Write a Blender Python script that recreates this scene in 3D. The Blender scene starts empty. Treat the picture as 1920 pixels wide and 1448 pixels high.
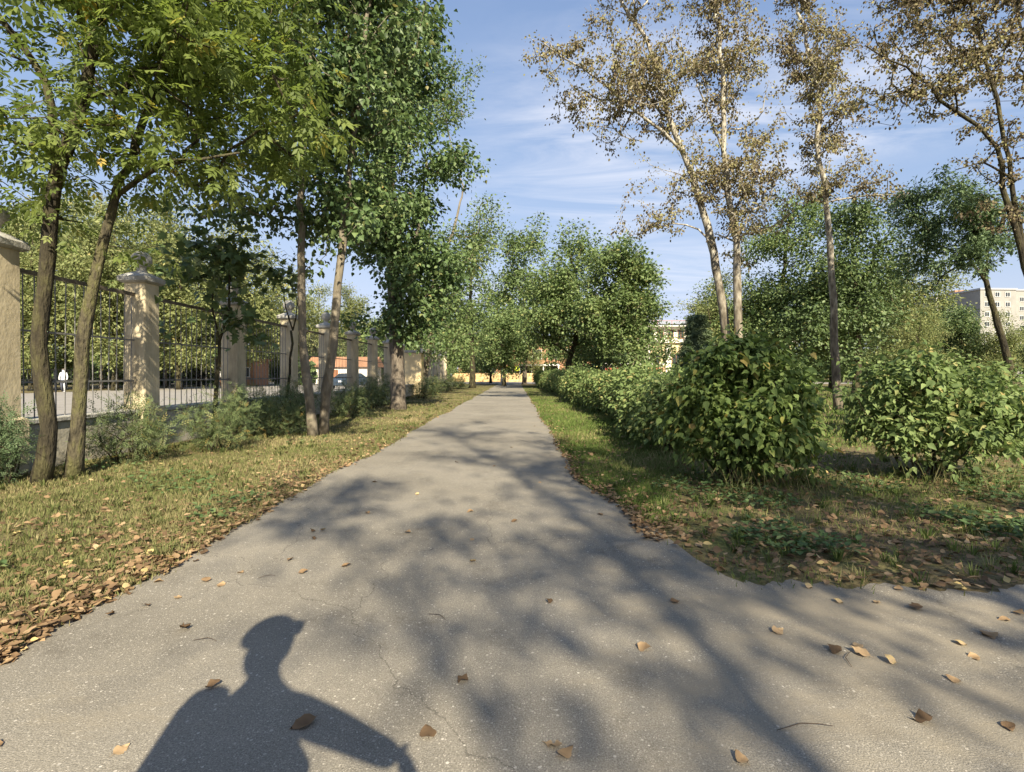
import bpy, bmesh, math, random
import numpy as np
from mathutils import Vector, Matrix

R = math.radians
scene = bpy.context.scene
col = scene.collection

# ------------------------------------------------------------------ camera
CAM_H, FPX, VX, VY = 1.3, 960.0, 966.0, 703.0
cam_d = bpy.data.cameras.new('camera')
cam = bpy.data.objects.new('camera', cam_d)
col.objects.link(cam)
cam.location = (0, 0, CAM_H)
cam.rotation_euler = (R(90), 0, 0)
cam_d.sensor_width = 36.0
cam_d.lens = 18.0
cam_d.shift_x = -6 / 1920.0
cam_d.shift_y = -21 / 1920.0
cam_d.clip_start = 0.02
cam_d.clip_end = 2000
scene.camera = cam

# ------------------------------------------------------------------ light
SUN_EL, SUN_AZ = 36.0, 13.6          # azimuth: how far the shadows fall to the left of straight ahead
SUN_STRENGTH, SKY_STRENGTH, EXPOSURE = 4.4, 0.12, 1.42
sun_d = bpy.data.lights.new('sun', 'SUN')
sun_d.energy = SUN_STRENGTH
sun_d.angle = R(0.6)
sun_d.color = (1.0, 0.905, 0.70)
sun = bpy.data.objects.new('sun', sun_d)
col.objects.link(sun)
_az, _el = R(SUN_AZ), R(SUN_EL)
SH = Vector((-math.sin(_az), math.cos(_az), 0))              # direction in which shadows fall
ldir = Vector((SH.x * math.cos(_el), SH.y * math.cos(_el), -math.sin(_el)))
sun.rotation_euler = ldir.to_track_quat('-Z', 'Y').to_euler()
sun.location = (10, -30, 30)

world = bpy.data.worlds.new('World')
scene.world = world
world.use_nodes = True
wn, wl = world.node_tree.nodes, world.node_tree.links
wn.clear()
w_out = wn.new('ShaderNodeOutputWorld')
w_bg = wn.new('ShaderNodeBackground')
w_bg.inputs['Strength'].default_value = SKY_STRENGTH
w_sky = wn.new('ShaderNodeTexSky')
w_sky.sky_type = 'NISHITA'
w_sky.sun_disc = False
w_sky.sun_elevation = _el
sun_dir = -ldir
w_sky.sun_rotation = math.atan2(sun_dir.x, sun_dir.y)
w_sky.air_density = 1.1
w_sky.dust_density = 0.3
w_sky.ozone_density = 2.2
# thin cirrus: streaky noise on a high flat layer
w_tc = wn.new('ShaderNodeTexCoord')
w_sep = wn.new('ShaderNodeSeparateXYZ')
wl.new(w_tc.outputs['Generated'], w_sep.inputs[0])
def wmath(op, a, b=None, clamp=False):
    n = wn.new('ShaderNodeMath'); n.operation = op; n.use_clamp = clamp
    for i, v in enumerate((a, b)):
        if v is None: continue
        if isinstance(v, (int, float)): n.inputs[i].default_value = v
        else: wl.new(v, n.inputs[i])
    return n.outputs[0]
zc = wmath('ADD', wmath('MAXIMUM', w_sep.outputs['Z'], 0.0), 0.06)
cx = wmath('DIVIDE', w_sep.outputs['X'], zc)
cy = wmath('DIVIDE', w_sep.outputs['Y'], zc)
w_comb = wn.new('ShaderNodeCombineXYZ')
wl.new(cx, w_comb.inputs[0]); wl.new(cy, w_comb.inputs[1])
w_map = wn.new('ShaderNodeMapping')
w_map.inputs['Rotation'].default_value = (0, 0, R(12))
w_map.inputs['Scale'].default_value = (0.55, 1.7, 1)
w_map.inputs['Location'].default_value = (4.59, 2.73, 0)
wl.new(w_comb.outputs[0], w_map.inputs[0])
w_n1 = wn.new('ShaderNodeTexNoise')
w_n1.inputs['Scale'].default_value = 1.5; w_n1.inputs['Detail'].default_value = 9
w_n1.inputs['Roughness'].default_value = 0.62; w_n1.inputs['Distortion'].default_value = 0.7
wl.new(w_map.outputs[0], w_n1.inputs['Vector'])
w_n2 = wn.new('ShaderNodeTexNoise')
w_n2.inputs['Scale'].default_value = 0.42; w_n2.inputs['Detail'].default_value = 2
w_map2 = wn.new('ShaderNodeMapping'); w_map2.inputs['Location'].default_value = (2.7, 5.67, 0)
wl.new(w_comb.outputs[0], w_map2.inputs[0]); wl.new(w_map2.outputs[0], w_n2.inputs['Vector'])
cover = wmath('MULTIPLY', wmath('SUBTRACT', w_n2.outputs['Fac'], 0.50), 6.0, True)
streak = wmath('MULTIPLY', wmath('SUBTRACT', w_n1.outputs['Fac'], 0.42), 3.2, True)
cfac = wmath('MULTIPLY', wmath('MULTIPLY', cover, streak), 0.9, True)
w_mix = wn.new('ShaderNodeMix'); w_mix.data_type = 'RGBA'
wl.new(cfac, w_mix.inputs['Factor'])
# the camera's soft highlight roll-off keeps the horizon from clipping: c * gain / (1 + c / 3.2)
w_den = wn.new('ShaderNodeVectorMath'); w_den.operation = 'MULTIPLY_ADD'
w_den.inputs[1].default_value = (1 / 3.2,) * 3; w_den.inputs[2].default_value = (1, 1, 1)
wl.new(w_sky.outputs[0], w_den.inputs[0])
w_num = wn.new('ShaderNodeVectorMath'); w_num.operation = 'MULTIPLY'; w_num.inputs[1].default_value = (1.10, 1.13, 1.36)
wl.new(w_sky.outputs[0], w_num.inputs[0])
w_div = wn.new('ShaderNodeVectorMath'); w_div.operation = 'DIVIDE'
wl.new(w_num.outputs[0], w_div.inputs[0]); wl.new(w_den.outputs[0], w_div.inputs[1])
wl.new(w_div.outputs[0], w_mix.inputs['A'])
w_mix.inputs['B'].default_value = (3.4, 3.4, 3.6, 1)
wl.new(w_mix.outputs['Result'], w_bg.inputs['Color'])
wl.new(w_bg.outputs[0], w_out.inputs[0])

scene.view_settings.view_transform = 'Standard'
scene.view_settings.look = 'None'
scene.view_settings.exposure = EXPOSURE
scene.view_settings.gamma = 1.0
scene.view_settings.use_curve_mapping = False
scene.render.engine = 'CYCLES'
cy_ = scene.cycles
cy_.use_denoising = True
cy_.use_adaptive_sampling = True
cy_.adaptive_threshold = 0.02
cy_.max_bounces = 6
cy_.diffuse_bounces = 4
cy_.glossy_bounces = 2
cy_.transmission_bounces = 4
cy_.transparent_max_bounces = 4
cy_.caustics_reflective = False
cy_.caustics_refractive = False
cy_.sample_clamp_indirect = 6.0

# ------------------------------------------------------------------ helpers
def P(px, py, d):
    """World point for a place measured in the photograph at distance d (metres ahead)."""
    return np.array([(px - VX) / FPX * d, d, CAM_H - (py - VY) / FPX * d])

def G(px, py):
    """Ground point seen at that place."""
    d = FPX * CAM_H / (py - VY)
    return np.array([(px - VX) / FPX * d, d, 0.0])

def tag(o, label=None, cat=None, group=None, kind=None):
    if label: o['label'] = label
    if cat: o['category'] = cat
    if group: o['group'] = group
    if kind: o['kind'] = kind
    return o

def empty(name, loc, label=None, cat=None, group=None, rz=0.0):
    o = bpy.data.objects.new(name, None)
    o.empty_display_size = 0.2
    col.objects.link(o)
    o.location = loc
    o.rotation_euler = (0, 0, rz)
    return tag(o, label, cat, group)

def link(name, me, parent=None, loc=(0, 0, 0), rot=(0, 0, 0), scale=(1, 1, 1)):
    o = bpy.data.objects.new(name, me)
    col.objects.link(o)
    if parent is not None: o.parent = parent
    o.location = loc; o.rotation_euler = rot; o.scale = scale
    return o

def copy_thing(root, loc, rz=0.0, scale=1.0, label=None, group=None):
    def cp(o, parent):
        c = o.copy(); col.objects.link(c); c.parent = parent
        for ch in o.children: cp(ch, c)
        return c
    r = cp(root, None)
    r.location = loc; r.rotation_euler = (0, 0, rz)
    r.scale = (scale, scale, scale) if isinstance(scale, (int, float)) else scale
    if label: r['label'] = label
    if group: r['group'] = group
    return r

class Geo:
    """Collects boxes, tubes, lathes and sheets into one mesh."""
    def __init__(s): s.v = []; s.f = []
    def add(s, vs, fs):
        b = len(s.v); s.v.extend([tuple(map(float, v)) for v in vs]); s.f.extend([tuple(int(i) + b for i in f) for f in fs]); return s
    def box(s, c, d, rz=0.0, taper=1.0):
        x, y, z = d[0] / 2, d[1] / 2, d[2] / 2
        vs = []
        ca, sa = math.cos(rz), math.sin(rz)
        for dz, k in ((-z, 1.0), (z, taper)):
            for sx, sy in ((-1, -1), (1, -1), (1, 1), (-1, 1)):
                px, py = sx * x * k, sy * y * k
                vs.append((c[0] + px * ca - py * sa, c[1] + px * sa + py * ca, c[2] + dz))
        return s.add(vs, [(3, 2, 1, 0), (4, 5, 6, 7), (0, 1, 5, 4), (1, 2, 6, 5), (2, 3, 7, 6), (3, 0, 4, 7)])
    def tube(s, pts, rad, n=6, cap=True):
        pts = np.asarray(pts, float); m = len(pts)
        if m < 2: return s
        rad = np.full(m, rad) if np.isscalar(rad) else np.asarray(rad, float)
        t = np.gradient(pts, axis=0); t /= np.linalg.norm(t, axis=1, keepdims=True) + 1e-9
        ref = np.array([0, 0, 1.0]) if abs(t[0, 2]) < 0.9 else np.array([1.0, 0, 0])
        u = np.cross(t, ref); u /= np.linalg.norm(u, axis=1, keepdims=True) + 1e-9
        for i in range(1, m):
            if np.dot(u[i], u[i - 1]) < 0: u[i] = -u[i]
        w = np.cross(t, u)
        a = np.arange(n) * 2 * math.pi / n
        ring = pts[:, None, :] + rad[:, None, None] * (np.cos(a)[None, :, None] * u[:, None, :] + np.sin(a)[None, :, None] * w[:, None, :])
        fs = []
        for i in range(m - 1):
            for j in range(n):
                k = (j + 1) % n
                fs.append((i * n + j, i * n + k, (i + 1) * n + k, (i + 1) * n + j))
        if cap: fs.append(tuple(range(n - 1, -1, -1))); fs.append(tuple((m - 1) * n + j for j in range(n)))
        return s.add(ring.reshape(-1, 3), fs)
    def ring(s, c, r, rad, axis='y', n=24, k=6, a0=0.0, a1=2 * math.pi):
        a = np.linspace(a0, a1, n)
        if axis == 'y': pts = np.stack([c[0] + r * np.cos(a), np.full(n, c[1]), c[2] + r * np.sin(a)], 1)
        elif axis == 'x': pts = np.stack([np.full(n, c[0]), c[1] + r * np.cos(a), c[2] + r * np.sin(a)], 1)
        else: pts = np.stack([c[0] + r * np.cos(a), c[1] + r * np.sin(a), np.full(n, c[2])], 1)
        return s.tube(pts, rad, k)
    def lathe(s, prof, c=(0, 0, 0), n=16):
        vs = []; fs = []; m = len(prof)
        for r, z in prof:
            for j in range(n):
                a = 2 * math.pi * j / n
                vs.append((c[0] + r * math.cos(a), c[1] + r * math.sin(a), c[2] + z))
        for i in range(m - 1):
            for j in range(n):
                k = (j + 1) % n
                fs.append((i * n + j, i * n + k, (i + 1) * n + k, (i + 1) * n + j))
        return s.add(vs, fs)
    def mesh(s, name, mat, smooth=False, bevel=0.0):
        me = bpy.data.meshes.new(name)
        me.from_pydata(s.v, [], s.f); me.update()
        if bevel:
            bm = bmesh.new(); bm.from_mesh(me)
            bmesh.ops.bevel(bm, geom=list(bm.edges), offset=bevel, segments=1, affect='EDGES', clamp_overlap=True)
            bm.to_mesh(me); bm.free()
        if smooth:
            for p in me.polygons: p.use_smooth = True
        if mat: me.materials.append(mat)
        return me
    def obj(s, name, mat, parent=None, smooth=False, bevel=0.0, loc=(0, 0, 0)):
        return link(name, s.mesh(name, mat, smooth, bevel), parent, loc)

def tri_mesh(name, verts, tris, mat, tint=None):
    me = bpy.data.meshes.new(name)
    n, m = len(verts), len(tris)
    me.vertices.add(n); me.loops.add(m * 3); me.polygons.add(m)
    me.vertices.foreach_set('co', np.ascontiguousarray(verts, np.float32).ravel())
    me.loops.foreach_set('vertex_index', np.ascontiguousarray(tris, np.int32).ravel())
    me.polygons.foreach_set('loop_start', np.arange(0, m * 3, 3, dtype=np.int32))
    me.polygons.foreach_set('loop_total', np.full(m, 3, np.int32))
    if tint is not None:
        at = me.attributes.new('tint', 'FLOAT', 'POINT')
        at.data.foreach_set('value', np.ascontiguousarray(tint, np.float32))
    me.update()
    me.validate()
    if mat: me.materials.append(mat)
    return me

# ------------------------------------------------------------------ materials
def nodes_of(name):
    m = bpy.data.materials.new(name); m.use_nodes = True
    nt = m.node_tree; nt.nodes.clear()
    return m, nt.nodes, nt.links

def ramp(N, stops, interp='LINEAR'):
    r = N.new('ShaderNodeValToRGB'); e = r.color_ramp.elements
    r.color_ramp.interpolation = interp
    while len(e) < len(stops): e.new(0.5)
    for i, (p, c) in enumerate(stops):
        e[i].position = p; e[i].color = (c[0], c[1], c[2], 1)
    return r

def leaf_mat(name, stops, trans=0.35, rough=0.55, spec=0.25, gain=1.7):
    stops = [(p, tuple(min(.8, x * gain) for x in c)) for p, c in stops]
    m, N, L = nodes_of(name)
    at = N.new('ShaderNodeAttribute'); at.attribute_name = 'tint'
    rp = ramp(N, stops); L.new(at.outputs['Fac'], rp.inputs[0])
    pr = N.new('ShaderNodeBsdfPrincipled')
    pr.inputs['Roughness'].default_value = rough
    pr.inputs['Specular IOR Level'].default_value = spec
    L.new(rp.outputs[0], pr.inputs['Base Color'])
    tr = N.new('ShaderNodeBsdfTranslucent')
    hs = N.new('ShaderNodeHueSaturation'); hs.inputs['Saturation'].default_value = 1.1; hs.inputs['Value'].default_value = 1.25
    L.new(rp.outputs[0], hs.inputs['Color']); L.new(hs.outputs[0], tr.inputs['Color'])
    mx = N.new('ShaderNodeMixShader'); mx.inputs[0].default_value = trans
    L.new(pr.outputs[0], mx.inputs[1]); L.new(tr.outputs[0], mx.inputs[2])
    o = N.new('ShaderNodeOutputMaterial'); L.new(mx.outputs[0], o.inputs[0])
    return m

def noise_mat(name, stops, scale=8.0, detail=6, rough=0.85, bump=0.3, bscale=None, stretch=(1, 1, 1), metal=0.0, spec=0.3, coord='Object', bdist=0.02):
    m, N, L = nodes_of(name)
    tc = N.new('ShaderNodeTexCoord'); mp = N.new('ShaderNodeMapping'); mp.inputs['Scale'].default_value = stretch
    L.new(tc.outputs[coord], mp.inputs[0])
    nz = N.new('ShaderNodeTexNoise'); nz.inputs['Scale'].default_value = scale; nz.inputs['Detail'].default_value = detail
    nz.inputs['Roughness'].default_value = 0.65
    L.new(mp.outputs[0], nz.inputs['Vector'])
    rp = ramp(N, stops); L.new(nz.outputs['Fac'], rp.inputs[0])
    pr = N.new('ShaderNodeBsdfPrincipled'); pr.inputs['Roughness'].default_value = rough; pr.inputs['Metallic'].default_value = metal
    pr.inputs['Specular IOR Level'].default_value = spec
    L.new(rp.outputs[0], pr.inputs['Base Color'])
    if bump:
        n2 = N.new('ShaderNodeTexNoise'); n2.inputs['Scale'].default_value = bscale or scale * 3; n2.inputs['Detail'].default_value = 5
        L.new(mp.outputs[0], n2.inputs['Vector'])
        b = N.new('ShaderNodeBump'); b.inputs['Strength'].default_value = bump; b.inputs['Distance'].default_value = bdist
        L.new(n2.outputs['Fac'], b.inputs['Height']); L.new(b.outputs[0], pr.inputs['Normal'])
    o = N.new('ShaderNodeOutputMaterial'); L.new(pr.outputs[0], o.inputs[0])
    return m

def plain(name, c, rough=0.7, metal=0.0, var=0.12, scale=5.0, bump=0.05):
    lo = tuple(x * (1 - var) for x in c); hi = tuple(min(1, x * (1 + var)) for x in c)
    return noise_mat(name, [(0.3, lo), (0.7, hi)], scale=scale, rough=rough, metal=metal, bump=bump)

M = {}
M['bark_dark'] = noise_mat('bark_dark', [(0.30, (0.014, 0.012, 0.009)), (0.48, (0.045, 0.037, 0.022)), (0.6, (0.075, 0.068, 0.030)), (0.72, (0.15, 0.125, 0.08))], 6, 8, 0.95, 1.0, 24, (1.4, 1.4, 0.4), bdist=.05)
M['bark_moss'] = noise_mat('bark_moss', [(0.36, (0.016, 0.014, 0.010)), (0.48, (0.085, 0.072, 0.045)), (0.62, (0.11, 0.105, 0.040)), (0.75, (0.27, 0.24, 0.18))], 5, 8, 0.95, 1.0, 22, (1.4, 1.4, 0.5), bdist=.05)
M['bark_grey'] = noise_mat('bark_grey', [(0.25, (0.085, 0.070, 0.050)), (0.55, (0.20, 0.17, 0.125)), (0.8, (0.30, 0.26, 0.20))], 9, 7, 0.9, 0.6, 26, (1.2, 1.2, 0.4))
M['bark_furrow'] = noise_mat('bark_furrow', [(0.3, (0.06, 0.048, 0.035)), (0.5, (0.16, 0.13, 0.10)), (0.75, (0.27, 0.23, 0.18))], 14, 6, 0.95, 1.0, 26, (2.0, 2.0, 0.25), bdist=0.04)

def poplar_bark():
    m, N, L = nodes_of('bark_poplar')
    tc = N.new('ShaderNodeTexCoord')
    mp = N.new('ShaderNodeMapping'); mp.inputs['Scale'].default_value = (2.2, 2.2, 0.7); L.new(tc.outputs['Object'], mp.inputs[0])
    nz = N.new('ShaderNodeTexNoise'); nz.inputs['Scale'].default_value = 5; nz.inputs['Detail'].default_value = 7; L.new(mp.outputs[0], nz.inputs['Vector'])
    pale = ramp(N, [(0.36, (0.10, 0.085, 0.06)), (0.48, (0.27, 0.24, 0.19)), (0.7, (0.48, 0.45, 0.38))]); L.new(nz.outputs['Fac'], pale.inputs[0])
    dark = ramp(N, [(0.3, (0.06, 0.048, 0.034)), (0.55, (0.17, 0.14, 0.10)), (0.8, (0.33, 0.29, 0.22))]); L.new(nz.outputs['Fac'], dark.inputs[0])
    sp = N.new('ShaderNodeSeparateXYZ'); L.new(tc.outputs['Object'], sp.inputs[0])
    ad = N.new('ShaderNodeMath'); ad.operation = 'MULTIPLY_ADD'; L.new(nz.outputs['Fac'], ad.inputs[0]); ad.inputs[1].default_value = 4.0; L.new(sp.outputs['Z'], ad.inputs[2])
    mr = N.new('ShaderNodeMapRange'); mr.inputs['From Min'].default_value = 5.0; mr.inputs['From Max'].default_value = 9.0; L.new(ad.outputs[0], mr.inputs['Value'])
    mx = N.new('ShaderNodeMix'); mx.data_type = 'RGBA'; L.new(mr.outputs[0], mx.inputs['Factor']); L.new(dark.outputs[0], mx.inputs['A']); L.new(pale.outputs[0], mx.inputs['B'])
    pr = N.new('ShaderNodeBsdfPrincipled'); pr.inputs['Roughness'].default_value = 0.85; L.new(mx.outputs['Result'], pr.inputs['Base Color'])
    b = N.new('ShaderNodeBump'); b.inputs['Strength'].default_value = 0.6; b.inputs['Distance'].default_value = 0.03
    L.new(nz.outputs['Fac'], b.inputs['Height']); L.new(b.outputs[0], pr.inputs['Normal'])
    o = N.new('ShaderNodeOutputMaterial'); L.new(pr.outputs[0], o.inputs[0])
    return m
M['bark_poplar'] = poplar_bark()

M['leaf_ash'] = leaf_mat('leaf_ash', [(0.0, (0.060, 0.082, 0.022)), (0.45, (0.100, 0.128, 0.034)), (0.85, (0.140, 0.165, 0.048)), (0.95, (0.25, 0.20, 0.04)), (1.0, (0.30, 0.22, 0.05))], 0.5, 0.5, 0.25)
M['leaf_linden'] = leaf_mat('leaf_linden', [(0.0, (0.030, 0.052, 0.018)), (0.5, (0.062, 0.095, 0.034)), (0.9, (0.11, 0.145, 0.055)), (1.0, (0.17, 0.13, 0.05))], 0.28, 0.5, 0.35)
M['leaf_dark'] = leaf_mat('leaf_dark', [(0.0, (0.030, 0.048, 0.018)), (0.5, (0.058, 0.084, 0.030)), (0.9, (0.098, 0.130, 0.050)), (1.0, (0.15, 0.15, 0.055))], 0.25, 0.5, 0.35)
M['leaf_willow'] = leaf_mat('leaf_willow', [(0.0, (0.10, 0.118, 0.045)), (0.5, (0.155, 0.172, 0.070)), (0.85, (0.20, 0.208, 0.090)), (1.0, (0.29, 0.24, 0.10))], 0.38, 0.6, 0.2, 1.55)
M['leaf_mid'] = leaf_mat('leaf_mid', [(0.0, (0.050, 0.075, 0.026)), (0.5, (0.095, 0.130, 0.048)), (0.9, (0.145, 0.175, 0.070)), (1.0, (0.20, 0.16, 0.06))], 0.32, 0.55, 0.3)
M['leaf_poplar'] = leaf_mat('leaf_poplar', [(0.0, (0.065, 0.050, 0.034)), (0.35, (0.105, 0.082, 0.048)), (0.62, (0.145, 0.128, 0.060)), (0.86, (0.150, 0.148, 0.060)), (1.0, (0.21, 0.17, 0.10))], 0.25, 0.6, 0.2)
M['leaf_teal'] = leaf_mat('leaf_teal', [(0.0, (0.048, 0.075, 0.036)), (0.5, (0.078, 0.112, 0.054)), (1.0, (0.12, 0.155, 0.080))], 0.35, 0.55, 0.25)
M['leaf_shrub'] = leaf_mat('leaf_shrub', [(0.0, (0.050, 0.078, 0.022)), (0.5, (0.092, 0.125, 0.036)), (0.88, (0.130, 0.165, 0.052)), (0.95, (0.20, 0.18, 0.05)), (1.0, (0.24, 0.17, 0.06))], 0.34, 0.62, 0.2)
M['leaf_hedge'] = leaf_mat('leaf_hedge', [(0.0, (0.052, 0.078, 0.026)), (0.5, (0.096, 0.128, 0.044)), (0.85, (0.138, 0.172, 0.066)), (1.0, (0.22, 0.18, 0.07))], 0.3, 0.62, 0.2)
M['leaf_spiraea'] = leaf_mat('leaf_spiraea', [(0.0, (0.042, 0.060, 0.024)), (0.5, (0.082, 0.108, 0.045)), (0.9, (0.135, 0.160, 0.075)), (1.0, (0.24, 0.17, 0.05))], 0.3, 0.6, 0.2)
M['needle'] = leaf_mat('needle', [(0.0, (0.065, 0.088, 0.048)), (1.0, (0.13, 0.165, 0.090))], 0.2, 0.6, 0.2)
M['grass'] = leaf_mat('grass', [(0.0, (0.064, 0.084, 0.026)), (0.4, (0.115, 0.130, 0.045)), (0.68, (0.165, 0.155, 0.068)), (1.0, (0.27, 0.225, 0.12))], 0.2, 0.8, 0.1, 1.15)
M['grass_green'] = leaf_mat('grass_green', [(0.0, (0.055, 0.088, 0.022)), (0.6, (0.115, 0.150, 0.042)), (0.85, (0.17, 0.165, 0.07)), (1.0, (0.28, 0.23, 0.12))], 0.2, 0.8, 0.1, 1.2)
M['weed'] = leaf_mat('weed', [(0.0, (0.045, 0.080, 0.026)), (0.6, (0.085, 0.130, 0.048)), (1.0, (0.15, 0.18, 0.075))], 0.25, 0.6, 0.2, 1.2)
M['dry_leaf'] = leaf_mat('dry_leaf', [(0.0, (0.085, 0.055, 0.032)), (0.35, (0.17, 0.108, 0.060)), (0.65, (0.27, 0.18, 0.098)), (0.9, (0.37, 0.265, 0.155)), (1.0, (0.42, 0.32, 0.14))], 0.15, 0.75, 0.15, 1.15)

M['plaster'] = noise_mat('plaster', [(0.25, (0.24, 0.20, 0.14)), (0.42, (0.46, 0.385, 0.255)), (0.60, (0.56, 0.475, 0.325)), (0.8, (0.62, 0.57, 0.45))], 1.9, 10, 0.9, 0.35, 18, (1, 1, 0.6))
def stain(mat, col_=(0.16, 0.14, 0.105), thr=(0.54, 0.72), amt=0.75, sc=2.4, zs=0.12):
    nt = mat.node_tree; N, L = nt.nodes, nt.links
    pr = next(n for n in N if n.type == 'BSDF_PRINCIPLED'); src = pr.inputs['Base Color'].links[0].from_socket
    tc = N.new('ShaderNodeTexCoord'); oi = N.new('ShaderNodeObjectInfo'); ad = N.new('ShaderNodeVectorMath'); ad.operation = 'ADD'
    L.new(tc.outputs['Object'], ad.inputs[0]); L.new(oi.outputs['Location'], ad.inputs[1])
    mp = N.new('ShaderNodeMapping'); mp.inputs['Scale'].default_value = (1, 1, zs); L.new(ad.outputs[0], mp.inputs[0])
    nz = N.new('ShaderNodeTexNoise'); nz.inputs['Scale'].default_value = sc; nz.inputs['Detail'].default_value = 8; nz.inputs['Roughness'].default_value = .7; L.new(mp.outputs[0], nz.inputs['Vector'])
    r_ = ramp(N, [(thr[0], (0, 0, 0)), (thr[1], (amt, amt, amt))]); L.new(nz.outputs['Fac'], r_.inputs[0])
    mx = N.new('ShaderNodeMix'); mx.data_type = 'RGBA'; L.new(r_.outputs[0], mx.inputs['Factor']); L.new(src, mx.inputs['A']); mx.inputs['B'].default_value = (*col_, 1)
    L.new(mx.outputs['Result'], pr.inputs['Base Color'])
stain(M['plaster'], (0.20, 0.165, 0.115), (0.52, 0.74), .7, 4.0, .18)
M['cement'] = noise_mat('cement', [(0.25, (0.20, 0.19, 0.165)), (0.5, (0.34, 0.325, 0.29)), (0.75, (0.45, 0.435, 0.40))], 6, 8, 0.9, 0.5, 30)
M['wall_low'] = noise_mat('wall_low', [(0.25, (0.20, 0.18, 0.14)), (0.45, (0.34, 0.31, 0.25)), (0.62, (0.45, 0.41, 0.33)), (0.8, (0.54, 0.50, 0.43))], 1.6, 9, 0.92, 0.5, 14)
stain(M['wall_low'], (0.13, 0.12, 0.09), (0.5, 0.7), .8, 2.2, .4)
M['iron'] = noise_mat('iron', [(0.3, (0.13, 0.125, 0.12)), (0.6, (0.23, 0.22, 0.205)), (0.8, (0.26, 0.20, 0.14))], 14, 5, 0.6, 0.2, 40, metal=0.3)
M['rail'] = noise_mat('rail', [(0.3, (0.085, 0.070, 0.052)), (0.7, (0.17, 0.14, 0.10))], 9, 5, 0.75, 0.2, 40)
M['black_iron'] = plain('black_iron', (0.045, 0.047, 0.052), 0.5, 0.3)
M['white_wall'] = noise_mat('white_wall', [(0.3, (0.66, 0.60, 0.52)), (0.7, (0.80, 0.75, 0.68))], 0.6, 6, 0.9, 0.1)
M['yellow_wall'] = noise_mat('yellow_wall', [(0.3, (0.62, 0.48, 0.27)), (0.7, (0.74, 0.60, 0.37))], 0.6, 6, 0.9, 0.1)
M['brick_orange'] = noise_mat('brick_orange', [(0.3, (0.32, 0.165, 0.095)), (0.7, (0.42, 0.23, 0.14))], 1.5, 6, 0.9, 0.2)
M['roof_metal'] = plain('roof_metal', (0.42, 0.42, 0.43), 0.5, 0.3)
M['glass_dark'] = plain('glass_dark', (0.035, 0.042, 0.050), 0.12, 0.0, 0.2, 1.0, 0.0)
M['frame_white'] = plain('frame_white', (0.75, 0.74, 0.71), 0.6)
M['frame_brown'] = plain('frame_brown', (0.28, 0.13, 0.07), 0.7)
M['panel_grey'] = noise_mat('panel_grey', [(0.3, (0.25, 0.24, 0.225)), (0.7, (0.33, 0.315, 0.29))], 0.4, 6, 0.9, 0.05)
M['stone_yellow'] = noise_mat('stone_yellow', [(0.25, (0.30, 0.17, 0.08)), (0.5, (0.58, 0.40, 0.20)), (0.75, (0.75, 0.58, 0.33))], 1.6, 5, 0.9, 0.4)
M['sign_yellow'] = plain('sign_yellow', (0.75, 0.85, 0.05), 0.4)
M['sign_white'] = plain('sign_white', (0.80, 0.80, 0.80), 0.4)
M['blue'] = plain('blue', (0.03, 0.06, 0.22), 0.5)
M['red'] = plain('red', (0.42, 0.06, 0.05), 0.5)
M['galv'] = plain('galv', (0.50, 0.50, 0.50), 0.5, 0.5)
M['car_paint'] = plain('car_paint', (0.06, 0.085, 0.12), 0.25, 0.3)
M['rubber'] = plain('rubber', (0.025, 0.025, 0.026), 0.8)
M['shirt'] = plain('shirt', (0.72, 0.72, 0.74), 0.9)
M['trousers'] = plain('trousers', (0.07, 0.075, 0.10), 0.9)
M['skin'] = plain('skin', (0.50, 0.32, 0.23), 0.6)
M['hair'] = plain('hair', (0.05, 0.035, 0.025), 0.7)
M['jacket'] = plain('jacket', (0.05, 0.06, 0.07), 0.85)
M['helmet'] = plain('helmet', (0.10, 0.10, 0.11), 0.35)
M['twig'] = plain('twig', (0.09, 0.065, 0.045), 0.9)
M['stone_pebble'] = plain('stone_pebble', (0.42, 0.40, 0.36), 0.9, 0, 0.3)

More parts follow.
